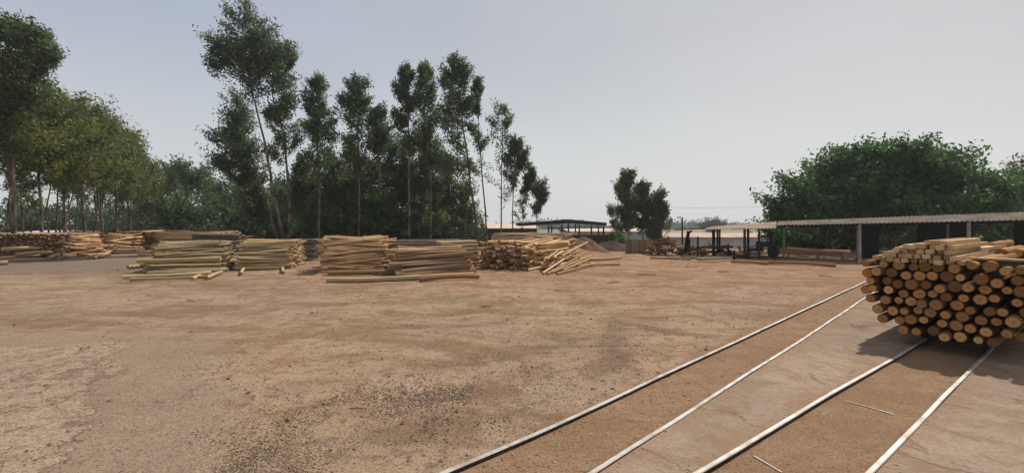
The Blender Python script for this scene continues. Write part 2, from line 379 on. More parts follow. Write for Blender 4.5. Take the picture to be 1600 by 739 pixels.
def concrete_mat():
    m = NT('yard_concrete'); p = m.pos(); ang = math.atan2(cdir.y, cdir.x)
    q = m.mapping(p, (1, 1, 1), (0, 0, -ang))
    big = m.noise(p, .6, 5, .6); mid = m.noise(q, 3.0, 6, .65); fine = m.noise(p, 30, 5, .7); tiny = m.noise(p, 95, 3, .7)
    c = m.mix(m.rng(big, .35, .65), (.330,.248,.178), (.265,.200,.150))
    c = m.mix(m.rng(mid, .46, .66, 0, .75), c, (.22,.135,.08)); dry = m.noise(p, 1.1, 6, .7, .5); c = m.mix(m.rng(dry, .5, .66, 0, .6), c, (.185,.13,.09))
    st = m.noise(m.mapping(q, (4.5, .9, 1)), 1.0, 6, .7, .8)          # broom and drag marks across the slab
    c = m.mix(m.rng(st, .54, .64, 0, .55), c, (.19,.135,.10))
    wob = m.n('ShaderNodeVectorMath', operation='MULTIPLY_ADD'); nc = m.n('ShaderNodeTexNoise'); m.l(p, nc.inputs['Vector']); nc.inputs['Scale'].default_value = 2.2; nc.inputs['Detail'].default_value = 6
    m.l(nc.outputs['Color'], wob.inputs[0]); wob.inputs[1].default_value = (.5,.5,0); m.l(q, wob.inputs[2])
    crk = m.voro(m.mapping(wob.outputs[0], (.9, .38, 1)), 1.0, 'DISTANCE_TO_EDGE')
    ck = m.math('MULTIPLY', m.rng(crk, .014, .002), m.rng(mid, .38, .5))
    c = m.mix(m.math('MULTIPLY', ck, .7), c, (.12,.08,.055))
    c = m.mix(m.rng(fine, .4, .7, 0, .5), c, (.16,.11,.075)); c = m.mix(m.rng(tiny, .52, .70, 0, .55), c, (.11,.08,.055)); c = m.mix(m.rng(tiny, .44, .3, 0, .35), c, (.42,.33,.25))
    ea = m.attr('edge'); sp_ = m.rng(m.math('ADD', ea, m.math('MULTIPLY', m.math('SUBTRACT', m.noise(p, 3.2, 7, .72), .5), -1.5)), .30, .02)
    c = m.mix(m.math('MULTIPLY', sp_, m.rng(fine, .3, .6, .25, .6)), c, (.235,.150,.090))
    h = m.math('SUBTRACT', m.math('ADD', fine, m.math('MULTIPLY', st, .7)), m.math('MULTIPLY', ck, 1.0)); m.bump(h, .5, .015)
    return m.done(c, .92)
M['ground'] = ground_mat(); M['concrete'] = concrete_mat()

def axis_steps(lo, hi, near, fine, growth=1.22):
    a = [near]; st = fine
    v = near
    while v < hi: st = st if v < near+6 else st*growth; v += st; a.append(min(v, hi))
    v = near; st = fine; b = []
    while v > lo: st = st if v > near-6 else st*growth; v -= st; b.append(max(v, lo))
    return sorted(set([round(q, 4) for q in a+b]))
xs = axis_steps(-1500, 1500, 0, .5, 1.12); ys = axis_steps(-60, 1500, 12, .5, 1.12)
random.seed(3)
def undul(x, y):
    if y < 2.0 or y > 34: return 0
    railx = (x - (y-3.6)*1.053 + .5)          # >0 is to the right of rail A
    w = min(1, max(0, (-railx-.3)/1.5))
    return w*(.018*math.sin(x*1.3+y*.7)+.014*math.sin(x*.6-y*1.9)+.01*math.sin(x*3.1+y*2.2))
vs = [(x, y, float(terrain(x, y))+undul(x, y)) for y in ys for x in xs]; nx = len(xs)
fs = [(j*nx+i, j*nx+i+1, (j+1)*nx+i+1, (j+1)*nx+i) for j in range(len(ys)-1) for i in range(nx-1)]
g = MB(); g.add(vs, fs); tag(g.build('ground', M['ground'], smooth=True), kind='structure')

def offset(line, d):           # shift a polyline sideways (to its right) by d
    out = []
    for i, p in enumerate(line):
        t = (line[min(i+1, len(line)-1)]-line[max(i-1, 0)]).normalized(); out.append(p+Vector((t.y, -t.x, 0))*d)
    return out
def resample(line, n):
    L = [0]
    for a, b in zip(line, line[1:]): L.append(L[-1]+(b-a).length)
    out = []
    for k in range(n):
        s = L[-1]*k/(n-1)
        for i in range(len(L)-1):
            if s <= L[i+1]+1e-6: out.append(line[i].lerp(line[i+1], (s-L[i])/(L[i+1]-L[i]))); break
    return out
def slab(name, left, right, z, n=60):
    l = resample(left, n); r = resample(right, n); m = MB(); v = []; ed = []; q = 14; prof = [(k/(q-1)) for k in range(q)]
    for a, b in zip(l, r):
        w = (b-a).length; w1 = min(w/2, .5); ts = [0, .06, .14, .24, .36, w1]; ts = [t_/w for t_ in ts]; ts = ts+[.5]+[1-t_ for t_ in reversed(ts)]
        ts = sorted(ts); row = [a.lerp(b, t_) for t_ in ts]
        v += [(a.x, a.y, -.05)]+[(p.x, p.y, z) for p in row]+[(b.x, b.y, -.05)]; ed += [0]+[min(t_, 1-t_)*w for t_ in ts]+[0]
    K = len(ed)//n; f = [(i*K+j, i*K+j+1, (i+1)*K+j+1, (i+1)*K+j) for i in range(n-1) for j in range(K-1)]
    f += [tuple(range(K)), tuple(reversed(range((n-1)*K, n*K)))]
    m.add(v, f); o = m.build(name, M['concrete']); at = o.data.attributes.new('edge', 'FLOAT', 'POINT'); at.data.foreach_set('value', ed)
    return tag(o, kind='structure')
rw = .047
Bfar = RL['B'][:-1]+[RL['B'][-2]+(RL['B'][-2]-RL['B'][1]).normalized()*5]
slab('pavement', offset(Bfar, rw/2+.003), offset(RL['C'][:-1]+[RL['C'][-2]+cdir*9], -rw/2-.003), .026)
dl = offset(RL['D'], rw/2+.003)
slab('pavement', dl, [p+Vector((cdir.y, -cdir.x, 0))*9 for p in dl], .026)

# ------------------------------------------------------------------ rails
def rail_mesh(line, wob_seed):
    rnd = random.Random(wob_seed); l = resample(line, 70); m = MB()
    prof = [(-rw/2, -.02), (-rw/2, .034), (-rw/2+.006, .040), (rw/2-.006, .040), (rw/2, .034), (rw/2, -.02)]
    v = []
    ph = rnd.random()*6
    for i, p in enumerate(l):
        t = (l[min(i+1, 69)]-l[max(i-1, 0)]).normalized(); s = Vector((t.y, -t.x, 0))
        w = .003*math.sin(i*.5+ph)+.0015*math.sin(i*1.3)
        for a, z in prof: v.append(p+s*(a+w)+Vector((0, 0, z+.002*math.sin(i*.7+ph))))
    k = len(prof); f = []
    for i in range(69):
        for j in range(k-1): f.append((i*k+j, (i+1)*k+j, (i+1)*k+j+1, i*k+j+1))
    f += [tuple(range(k)), tuple(reversed(range(69*k, 70*k)))]
    m.add(v, f)
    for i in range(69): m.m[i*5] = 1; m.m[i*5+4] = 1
    return m
trk = empty('rail_track', (0, 0, 0)); tag(trk, 'outer rail track nearest the log stacks, bare dirt between its two pale rails', 'track', 'rail tracks laid across the yard')
rail_mesh(RL['A'], 1).build('rail', [M['rail'], M['rust_shade']], trk); rail_mesh(RL['B'], 2).build('rail', [M['rail'], M['rust_shade']], trk)
trk2 = empty('rail_track', (0, 0, 0)); tag(trk2, 'rail track running under the loaded trolley of round posts', 'track', 'rail tracks laid across the yard')
rail_mesh(RL['C'], 3).build('rail', [M['rail'], M['rust_shade']], trk2); rail_mesh(RL['D'], 4).build('rail', [M['rail'], M['rust_shade']], trk2)
for a, b, lab in (((1322,627), (1396,648), 'thin steel bar across the trolley track, the farther longer one'), ((1178,713), (1222,739), 'thin steel bar across the trolley track near the bottom edge')):
    m = MB(); p, q = G(*a), G(*b); p.z = q.z = .006; m.bar(p, q, .014, .008, bev=.002); tag(m.build('tie_bar', M['rail']), lab, 'bar', 'tie bars across the track')

# ------------------------------------------------------------------ haze
def haze():
    m = MB(); m.box((0, 700, 10), (3300, 1900, 34)); o = m.build('haze', None)
    mt = bpy.data.materials.new('haze_air'); mt.use_nodes = True; t = mt.node_tree; t.nodes.clear()
    v = t.nodes.new('ShaderNodeVolumePrincipled'); v.inputs['Color'].default_value = (.86,.90,.95,1); v.inputs['Density'].default_value = HAZE
    v.inputs['Anisotropy'].default_value = .2
    ou = t.nodes.new('ShaderNodeOutputMaterial'); t.links.new(v.outputs[0], ou.inputs['Volume'])
    o.data.materials.clear(); o.data.materials.append(mt); tag(o, kind='stuff'); return o
HAZE = .0006
haze()

# ------------------------------------------------------------------ trees
def leaves_np(centers, radii, counts, size, aspect, droop, rng, tones, axes=None):
    V = []; T = []
    for i, (c, r, n, tn) in enumerate(zip(centers, radii, counts, tones)):
        d = rng.normal(size=(n, 3))*.52; q = np.linalg.norm(d, axis=1)[:, None]; d = np.where(q > 1.35, d/q*1.35, d)
        p = d*np.array(r)
        if axes is not None:
            ax_ = np.array(axes[i]); ax_ = ax_/(np.linalg.norm(ax_)+1e-9); al = p@ax_
            p = p*.62+ax_[None, :]*(al*.95)[:, None]
            p[:, 2] -= .12*(np.abs(al))
        p = p+np.array(c)
        ax = rng.normal(size=(n, 3)); ax[:, 2] -= droop
        if axes is not None: ax += ax_[None, :]*.7
        ax /= np.linalg.norm(ax, axis=1)[:, None]
        w = np.cross(ax, rng.normal(size=(n, 3))); w /= np.linalg.norm(w, axis=1)[:, None]+1e-9
        s = size*(.55+.9*rng.random(n))[:, None]
        a = ax*s*.5; b = w*s*.5*aspect
        V.append(np.stack([p-a, p-a*.1+b, p+a, p-a*.1-b], axis=1)); T.append(np.clip(tn**1.6+rng.normal(size=n)*.14, 0, 1))
    return np.concatenate(V), np.concatenate(T)
def leaf_mesh(name, V, T, mat):
    n = len(V); me = bpy.data.meshes.new(name); me.vertices.add(n*4); me.vertices.foreach_set('co', V.reshape(-1).astype(np.float32))
    me.loops.add(n*4); me.loops.foreach_set('vertex_index', np.arange(n*4, dtype=np.int32))
    me.polygons.add(n); me.polygons.foreach_set('loop_start', np.arange(0, n*4, 4, dtype=np.int32))
    me.update(calc_edges=True)
    at = me.attributes.new('tone', 'FLOAT', 'FACE'); at.data.foreach_set('value', T.astype(np.float32)); me.materials.append(mat); return me

def tree(name, Y, trunk, lobes, mat='leaf_euc', r0=.16, dens=1.0, size=.22, aspect=.36, droop=1.0, seed=0, label='', group=None, clump=.55, base=None, cat='tree', dmax=99, per=80):
    """trunk: photo points base..top at depth Y; lobes: (px, py, rx, ry[, density]) crown masses in photo units, each a solid of its own depth"""
    rng = np.random.default_rng(seed+11); rnd = random.Random(seed)
    tp = [W(px, py, Y) for px, py in trunk]
    zb = float(terrain(tp[0].x, Y)) if base is None else base
    b = tp[0].copy(); b.z = zb; tp[0] = b.copy()
    root = empty(name, b); tag(root, label, cat, group)
    for i in range(1, len(tp)): tp[i].y += rnd.uniform(-.4, .4)
    lp = [p-b for p in tp]
    # refined trunk
    fine = []
    for i in range(len(lp)-1):
        for k in range(3):
            q = lp[i].lerp(lp[i+1], k/3); 
            if fine: q += Vector((rnd.uniform(-1, 1), rnd.uniform(-1, 1), 0))*r0*.35
            fine.append(q)
    fine.append(lp[-1]); n = len(fine)
    r0 *= .62; m = MB(); m.tube(fine, [r0*(1.25 if i == 0 else 1)*(1-.82*i/(n-1)) for i in range(n)], 8)
    C = []; RR = []; N = []; TN = []; AX = []
    for lb in lobes:
        px, py, rx, ry = lb[:4]; dl = lb[4] if len(lb) > 4 else 1.0
        c = W(px, py, Y)-b; a = rx*Y/F; h = ry*Y/F; dd = min(a*.95, dmax)
        cr = clump*min(1, max(.55, min(a, h)/1.1))
        nc = max(5, int(dens*dl*(2.8 if mat in ('leaf_euc',) and name == 'eucalyptus_tree' else 3.4)*(a*h*max(dd, .8))/(cr**3)**.92))
        nc = min(nc, 260)
        yo = rnd.uniform(-.4, .4)*dd*.6
        for k in range(nc):
            d = rng.normal(size=3); d /= np.linalg.norm(d); rad = rng.random()**.42
            q = Vector((c.x+d[0]*a*rad*.93, c.y+yo+d[1]*dd*rad, c.z+d[2]*h*rad*.93))
            if q.z+zb < zb+.15: continue
            s = cr*rnd.uniform(.7, 1.6)
            C.append(q); RR.append((s, s, s*rnd.uniform(.55, 1.0))); N.append(int(per*rnd.uniform(.6, 1.2)*(s/cr)**1.2)); TN.append(rnd.random())
            tx = min(fine, key=lambda w_: abs(w_.z-q.z)); AX.append((q.x-tx.x+rnd.uniform(-.5,.5), q.y-tx.y+rnd.uniform(-.5,.5), 1.0+abs(q.x-tx.x)*.4))
            if k % 6 == 0:
                # limb from the trunk below
                best = None
                for w in fine:
                    if w.z < q.z+.2:
                        dd2 = (w-q).length+abs((q.z-w.z)-.8*math.hypot(w.x-q.x, w.y-q.y))
                        if best is None or dd2 < best[0]: best = (dd2, w)
                if best and (best[1]-q).length < 9:
                    w = best[1]; mid = w.lerp(q, .55)+Vector((rnd.uniform(-.15, .15), rnd.uniform(-.15, .15), -.12*(q-w).length*.5))
                    rb = max(.012, r0*.3*min(1, (q-w).length/3+.3)); m.tube([w, mid, q], [rb, rb*.6, rb*.2], 5, caps=False)
    m.build('trunk', M['bark'], root, True)
    V, T = leaves_np(C, RR, N, size, aspect, droop, rng, TN, AX)
    cr_ = bpy.data.objects.new('crown', leaf_mesh('crown', V, T, M[mat])); col.objects.link(cr_); cr_.parent = root
    return root, len(V)
total = 0
def T_(*a, **k):
    global total; r, n = tree(*a, **k); total += n; return r

gC = 'tall eucalyptus trees behind the log stacks'
T_('eucalyptus_tree', 33, [(447,392),(430,300),(410,220),(388,130),(382,50)], [(384,28,22,22),(362,68,28,26),(345,98,18,26),(405,62,26,32),(425,88,22,30),(380,108,26,24,.6),(405,135,24,22,.5),(395,95,26,26)], seed=1, r0=.2, label='tallest eucalyptus with its slim trunk leaning left and crown top near the sky edge', group=gC)
T_('eucalyptus_tree', 34, [(452,397),(448,300),(441,220),(431,150),(436,90)], [(448,90,14,22),(438,125,22,34),(448,168,16,26,.7),(425,180,14,26,.6),(452,215,16,26,.5),(430,228,18,24,.6)], seed=2, r0=.19, label='tall eucalyptus with a straight pale trunk just right of the leaning one', group=gC)
T_('eucalyptus_tree', 36, [(436,388),(425,330),(400,270),(378,200)], [(366,165,20,24),(372,195,26,22),(352,215,24,20),(382,232,30,22),(355,252,28,20),(395,255,22,18,.6),(380,275,24,14,.6)], seed=3, label='lower dark eucalyptus whose crown hangs left below the tallest crown', group=gC)
T_('eucalyptus_tree', 36, [(500,388),(500,280),(498,180),(496,125)], [(496,134,12,16),(490,160,18,20),(506,178,19,20),(485,195,18,22),(508,215,22,24),(494,250,22,24)], seed=4, label='narrow pointed eucalyptus above the tall pale log stack', group=gC)
T_('eucalyptus_tree', 37, [(560,386),(560,280),(558,190),(556,125)], [(556,134,18,16),(544,158,14,20),(566,160,14,18),(558,188,18,20,.8),(552,220,16,18,.6),(562,250,20,18)], seed=5, label='eucalyptus with a rounded open top right of the narrow pointed one', group=gC)
T_('eucalyptus_tree', 38, [(594,386),(592,280),(590,170)], [(590,172,14,16),(582,195,20,18),(600,205,16,20),(588,225,20,16)], seed=6, label='shorter eucalyptus with a dense bushy head in the middle of the row', group=gC)
T_('eucalyptus_tree', 36, [(640,388),(640,260),(640,170),(636,110)], [(636,118,11,16),(628,142,13,18),(642,160,15,20),(626,185,14,20),(640,215,22,24)], seed=7, label='eucalyptus with a thin forked tip left of the twin dense crowns', group=gC)
T_('eucalyptus_tree', 37, [(672,388),(674,260),(670,170),(664,105)], [(664,114,13,18),(668,142,16,20),(672,172,22,24),(664,210,24,26),(680,240,22,26)], seed=8, label='dense dark eucalyptus standing left of the highest right hand crown', group=gC)
T_('eucalyptus_tree', 35, [(748,390),(740,320),(728,230),(718,150),(712,90)], [(712,98,13,14),(700,122,15,18),(722,118,16,20),(712,152,22,24),(728,165,14,20,.7),(702,190,20,24),(716,225,20,22,.8),(700,255,20,20)], seed=9, r0=.18, label='highest eucalyptus of the right hand group, trunk slanting over the stacks', group=gC)
T_('eucalyptus_tree', 38, [(762,386),(756,300),(748,220),(746,125)], [(746,138,8,18),(742,165,9,16),(738,198,14,14,.5),(752,222,16,16,.5),(736,262,18,16,.5)], seed=10, r0=.13, label='slender eucalyptus with a ragged narrow crown right of the highest one', group=gC)
T_('eucalyptus_tree', 38, [(784,386),(783,300),(785,220),(784,165)], [(784,170,13,12,.5),(774,188,14,14,.5),(792,190,10,14,.45),(780,215,18,14,.3),(770,262,16,22,.25),(786,300,18,24,.2)], seed=12, r0=.11, label='sparse see-through eucalyptus with a thin pale trunk', group=gC, per=45)
T_('eucalyptus_tree', 38, [(800,388),(802,310),(806,240)], [(806,228,12,12),(800,248,16,16),(816,250,12,16),(802,278,16,16,.6),(822,285,10,14,.5)], seed=13, r0=.1, label='small round headed eucalyptus beside the dark roofed pavilion', group=gC)
T_('eucalyptus_tree', 38, [(840,388),(838,340),(838,290)], [(828,272,9,10),(840,290,12,13),(846,306,8,12),(838,325,8,14,.5)], seed=14, r0=.08, label='last and lowest eucalyptus on the right end of the tall row', group=gC)
T_('eucalyptus_tree', 41, [(818,384),(817,340),(818,300)], [(818,305,10,18,.3),(812,330,10,16,.25)], seed=15, r0=.06, label='wispy young eucalyptus between the two small headed ones', group=gC, per=40)
T_('eucalyptus_tree', 41, [(727,384),(728,320),(722,270)], [(722,262,14,18,.6),(735,290,14,18,.4)], seed=16, r0=.09, label='thin bare stemmed eucalyptus behind the slanting trunk', group=gC, per=45)

# young and understorey trees in the grove
gU = 'young trees under the tall grove'
US = [(402,305,30,44,41,'slim understorey tree left of the leaning trunk'),(470,292,26,56,40,'dark understorey tree right of the straight pale trunk'),
      (520,290,30,62,39,'dark young tree above the tall pale log stack'),(548,268,26,60,42,'light green young tree below the rounded open crown'),
      (580,300,30,58,40,'low spreading young tree behind the tall pale log stack'),(612,275,26,66,42,'upright young tree in the thick of the grove'),
      (640,285,30,70,41,'dense young tree under the forked tip'),(668,285,30,72,40,'darkest young tree below the twin dense crowns'),
      (696,300,26,62,42,'young tree whose leaves reach down to the thick brown logs'),(724,328,22,44,43,'low young tree at the right edge of the thick grove'),
      (440,330,30,44,44,'low bushy tree behind the leaning trunk'),(600,335,36,36,38,'low dark bush-like tree at the middle of the grove'),(500,340,36,34,38,'low dark tree behind the left side of the tall pale stack'),
      (655,340,36,34,38,'low dark tree at the foot of the grove above the brown logs'),(545,340,32,34,39,'low dark tree above the right side of the tall pale stack')]
for i, (px, py, rx, ry, Y, lab) in enumerate(US):
    T_('young_tree', Y, [(px+3, 386), (px, py), (px-2, py-ry*.8)], [(px, py-ry*.55, rx*.55, ry*.42), (px-rx*.3, py, rx*.7, ry*.45), (px+rx*.35, py+ry*.1, rx*.65, ry*.5), (px, py+ry*.55, rx*.9, ry*.4, .8)],
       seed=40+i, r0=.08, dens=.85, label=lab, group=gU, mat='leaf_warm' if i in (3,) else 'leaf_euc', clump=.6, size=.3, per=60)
# farther trees between the left row and the grove
gB = 'far trees between the left row and the grove'
BT = [(268,272,16,20,62,'far tree close against the end of the left row'),(292,270,24,22,60,'far round topped tree left of the tallest eucalyptus'),(318,285,18,24,64,'far tree with a drooping right side'),
      (345,305,22,22,60,'far low tree left of the leaning trunk'),(372,310,22,22,58,'far tree below the hanging dark crown'),(330,330,30,26,56,'far dark low tree behind the greyish log stack'),
      (285,325,34,30,57,'far dark low tree above the far left stacks'),(385,335,34,26,56,'far dark low tree behind the pale yellow stack'),(440,300,26,24,60,'far tree right of the leaning trunk'),(240,330,30,34,58,'far low tree half hidden by the left row'),
      (480,285,24,30,60,'far tree filling the gap beside the narrow pointed eucalyptus'),(530,290,22,30,60,'far tree filling the gap beside the open round top'),(420,345,30,20,52,'far bushy tree low behind the trunks')]
for i, (px, py, rx, ry, Y, lab) in enumerate(BT):
    T_('far_tree', Y, [(px, 375), (px, py), (px, py-ry*.7)], [(px, py-ry*.4, rx*.7, ry*.55), (px-rx*.35, py+ry*.2, rx*.7, ry*.6), (px+rx*.4, py+ry*.25, rx*.65, ry*.6), (px, py+ry*.9, rx, ry*.5)],
       seed=80+i, r0=.14, dens=.55, label=lab, group=gB, clump=1.1, size=.5, aspect=.35, per=90)
gV = 'dense shrubs behind the grove'
rs = random.Random(55)
for i, px in enumerate(range(262, 742, 26)):
    Y = 46+rs.uniform(-2, 3); h = rs.uniform(14, 26); top = 352-h
    T_('shrub', Y, [(px, 376), (px, 350)], [(px, 352, 24, h), (px+6, 366, 24, 12), (px-6, top+4, 12, h*.5, .8)], seed=230+i, r0=.1, dens=.55, label='dark leafy shrub closing the gap behind the tall grove', group=gV, clump=1.0, size=.42, per=100, cat='shrub')
# left row
gL = 'row of eucalyptus along the left edge of the yard'
T_('eucalyptus_tree', 27, [(20,402),(22,300),(25,200),(30,60)], [(15,48,30,20),(50,62,28,18),(74,90,20,22),(35,90,36,28),(5,120,40,38),(60,112,26,20,.8),(30,150,40,24)], mat='leaf_euc', seed=120, r0=.22, label='nearest tall eucalyptus at the left picture edge, its dark top above the others', group=gL, size=.22)
LR = [(-40,150,50,120,26,402,'eucalyptus cut off by the left picture edge'),(22,185,42,80,29,398,'broad eucalyptus below the dark top at far left'),(62,205,36,72,31,396,'eucalyptus with full sunlit crown, second from the broad one at far left'),
      (98,215,34,72,34,392,'sunlit eucalyptus left of the pair of crossing trunks'),(128,222,30,68,37,389,'eucalyptus over the pair of crossing pale trunks'),(156,232,28,66,41,385,'middle eucalyptus of the left row, its top bulging out'),
      (180,245,26,62,45,382,'eucalyptus right of the bulging one in the left row'),(203,262,22,56,49,380,'third eucalyptus from the right end of the left row'),(222,282,20,48,54,377,'second eucalyptus from the right end of the left row'),(240,302,18,40,60,374,'rightmost and lowest eucalyptus of the left row')]
for i, (px, py, rx, ry, Y, yb, lab) in enumerate(LR):
    lobes = [(px-rx*.1, py-ry*.80, rx*.5, ry*.22), (px+rx*.35, py-ry*.5, rx*.75, ry*.3), (px-rx*.4, py-ry*.4, rx*.75, ry*.3), (px+rx*.3, py-ry*.1, rx*1.0, ry*.34), (px-rx*.35, py+ry*.1, rx*.9, ry*.34), (px+rx*.35, py+ry*.38, rx*.95, ry*.34), (px-rx*.3, py+ry*.62, rx*.7, ry*.3, .8), (px+rx*.5, py+ry*.8, rx*.7, ry*.26, .35+.06*i)]
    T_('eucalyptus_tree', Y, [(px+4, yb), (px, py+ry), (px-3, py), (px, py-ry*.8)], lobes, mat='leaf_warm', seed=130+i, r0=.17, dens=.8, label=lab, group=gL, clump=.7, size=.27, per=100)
# bare trunks of the same row seen under the crowns
gS = 'bare stems under the left row'
for i, (x0, x1, yb, yt, Y) in enumerate([(14,20,396,300,31),(36,30,394,290,33),(80,74,390,280,36),(84,92,390,285,36),(98,93,388,300,38),(104,112,388,290,38),(118,122,386,300,41),(132,126,385,300,43),(143,147,384,295,44),(158,160,382,310,47),(172,168,381,310,49),(187,190,379,315,52),(50,47,392,310,34),(112,104,386,295,42),(150,153,382,310,48)]):
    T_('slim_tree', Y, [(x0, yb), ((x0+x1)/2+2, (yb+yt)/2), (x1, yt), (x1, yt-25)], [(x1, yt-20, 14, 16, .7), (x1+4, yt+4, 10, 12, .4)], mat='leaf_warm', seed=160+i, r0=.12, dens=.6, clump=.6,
       label='slim pale stemmed eucalyptus among others under the left row', group=gS, per=60)
for i, (px, Y) in enumerate([(20,60),(55,62),(95,64),(135,66),(175,68),(210,70)]):
    T_('far_bush', Y, [(px, 375), (px, 355)], [(px, 345, 28, 20), (px+8, 360, 28, 14), (px-10, 330, 18, 14, .7)], seed=190+i, r0=.1, dens=.4, label='dark far bush seen between the stems of the left row', group='bushes behind the left row', clump=1.1, size=.5, per=90, cat='bush')

# small group right of the pavilion
gR = 'small dark grove beside the board fence'
T_('small_tree', 40, [(982,384),(981,330),(979,270)], [(980,280,12,14),(974,300,14,16),(986,312,14,16),(976,332,14,14,.8),(986,345,12,12,.6)], seed=201, r0=.09, label='tallest of the small dark trees by the board fence', group=gR, size=.26)
T_('small_tree', 41, [(1005,384),(1005,330),(1003,290)], [(1004,298,11,12),(1000,318,13,14),(1010,328,10,14),(1003,350,12,12,.7)], seed=202, r0=.09, label='middle one of the small dark trees by the board fence', group=gR, size=.26)
T_('small_tree', 40, [(1026,385),(1026,340),(1028,305)], [(1028,308,11,11),(1022,325,12,14),(1033,328,9,14),(1024,352,11,14),(1024,370,12,10)], seed=203, r0=.09, label='rightmost small dark tree, leafy down to the fence', group=gR, size=.26)
T_('small_tree', 42, [(962,383),(960,350),(955,325)], [(955,328,8,10,.5),(962,345,10,12,.4),(970,358,10,10,.5)], seed=204, r0=.05, label='leftmost and lowest sparse tree of the small dark grove', group=gR, per=45)
T_('small_tree', 60, [(1043,378),(1042,350)], [(1043,346,9,8,.35),(1041,358,8,8,.3)], seed=205, r0=.06, label='faint little tree beyond the fence left of the lamp pole', per=40)
T_('bush', 37, [(962,388),(962,375)], [(960,374,10,8),(968,379,12,6)], mat='leaf_bright', seed=206, r0=.03, label='light green bush in front of the small dark grove', clump=.35, cat='bush')
# broad dark trees behind the shed
def mango(name, seed, Y, base, lobes, label, r0=.35, **k):
    return T_(name, Y, [(base, 395), (base-4, 360), (base, 320)], lobes, mat='leaf_mango', seed=seed, r0=r0, dens=.9, size=.29, aspect=.44, droop=.35, clump=.75, label=label, group='broad dark trees behind the shed', dmax=4.2, per=115, **k)
mango('broad_tree', 301, 33, 1300, [(1330,262,40,26),(1290,280,42,28),(1255,296,34,26),(1228,316,26,22),(1320,300,55,34),(1265,330,50,24),(1345,325,50,34),(1225,338,22,12,.7)], 'broad dense dark tree with its left branches reaching beyond the shed roof')
mango('broad_tree', 302, 32, 1400, [(1395,246,50,22),(1340,252,40,22),(1435,250,40,22),(1480,268,34,24),(1370,275,48,30),(1430,258,42,26),(1420,290,52,36),(1400,325,60,30),(1465,275,34,26),(1350,295,40,30)], 'broad dense tree forming the highest green dome behind the shed')
mango('broad_tree', 303, 31, 1500, [(1490,280,36,24),(1520,298,34,24),(1480,312,50,30),(1540,306,36,26),(1510,286,34,20),(1560,300,24,20),(1450,300,36,28),(1520,338,50,18),(1565,330,22,16)], 'broad tree sloping down behind the right part of the shed roof')
mango('broad_tree', 304, 36, 1330, [(1245,362,44,20),(1290,365,46,22),(1335,362,40,22),(1370,368,26,16),(1260,380,50,14),(1330,382,50,14),(1370,350,26,12)], 'low dark leafy tree seen beneath the shed roof', r0=.2)
mango('broad_tree', 309, 38, 1470, [(1440,360,40,24),(1490,362,46,24),(1550,362,50,26),(1470,382,60,14),(1560,340,40,20)], 'low dark leafy tree behind the near trolley load under the roof', r0=.2)
T_('small_tree', 34, [(1612,390),(1612,330),(1614,260)], [(1608,262,20,18),(1598,285,20,16),(1625,280,30,24),(1590,308,26,18),(1615,322,30,18)], mat='leaf_euc', seed=305, r0=.16, label='greyish tree cut off by the right picture edge above the shed', size=.28, clump=.7, dens=.7)
T_('bush', 40, [(1398,385),(1398,370)], [(1396,368,14,13),(1404,378,18,8),(1388,380,12,8)], mat='leaf_bright', seed=306, r0=.05, label='bright green bush lit by the sun behind the shed', clump=.5, cat='bush')
T_('bush', 38, [(1585,300),(1585,290)], [(1590,312,20,12)], mat='leaf_bright', seed=307, r0=.05, label='lighter green leafy top at the right edge over the roof', clump=.5, cat='bush', base=0)
# distant wood and clump
T_('far_tree', 190, [(1112,362),(1112,350)], [(1108,350,9,6),(1120,348,9,5.5),(1104,354,8,5),(1124,354,7,5)], mat='far_leaf', seed=320, r0=.25, dens=.5, clump=1.6, size=.9, aspect=.6, label='hazy round clump of trees on the horizon left of the shed roof', per=70)
rng = np.random.default_rng(5); C=[];RR=[];N=[];TN=[]
for i in range(620):
    x = rng.uniform(-60, 420); y = rng.uniform(360, 420); h = 2.2+1.6*math.sin(x*.05)+rng.uniform(-1.2, 1.6)
    C.append((x, y, -2.6+h*.75)); RR.append((4.5, 4.5, max(1.2, h))); N.append(70); TN.append(rng.random())
V, T = leaves_np(C, RR, N, 1.5, .6, 0, rng, TN)
o = bpy.data.objects.new('distant_wood', leaf_mesh('distant_wood', V, T, M['far_leaf'])); col.objects.link(o)
tag(o, 'low hazy belt of distant trees along the horizon', 'woodland', kind='stuff')
print('leaves', total)

# ------------------------------------------------------------------ logs
rnd = random.Random(77)
def log_geo(seed, k=9, seg=4, bend=.35, knots=True):
    r = random.Random(seed); m = MB(); n = seg+1; taper = r.uniform(.08, .25)
    by, bz = r.uniform(-bend, bend), r.uniform(-bend, bend); pts = []; rad = []
    for i in range(n):
        t = i/(n-1); s = math.sin(t*math.pi)
        pts.append((t-.5, by*s, bz*s)); rad.append(.5*(1-taper*t)*r.uniform(.94, 1.04))
    return pts, rad
def ring_mesh(pts, rad, k, phase=0, squash=None):
    vs = []; n = len(pts)
    for p, q in zip(pts, rad):
        for j in range(k):
            a = 2*math.pi*j/k+phase; qq = q*(squash[j] if squash else 1)
            vs.append((p[0], p[1]+qq*math.cos(a), p[2]+qq*math.sin(a)))
    fs = [(i*k+j, i*k+(j+1) % k, (i+1)*k+(j+1) % k, (i+1)*k+j) for i in range(n-1) for j in range(k)]
    return vs, fs, [tuple(reversed(range(k))), tuple((n-1)*k+j for j in range(k))]
VAR = []
for s in range(14):
    pts, rad = log_geo(500+s); r = random.Random(s); sq = [r.uniform(.92, 1.06) for _ in range(10)]
    VAR.append(ring_mesh(pts, rad, 10, 0, sq))
log_meshes = {}
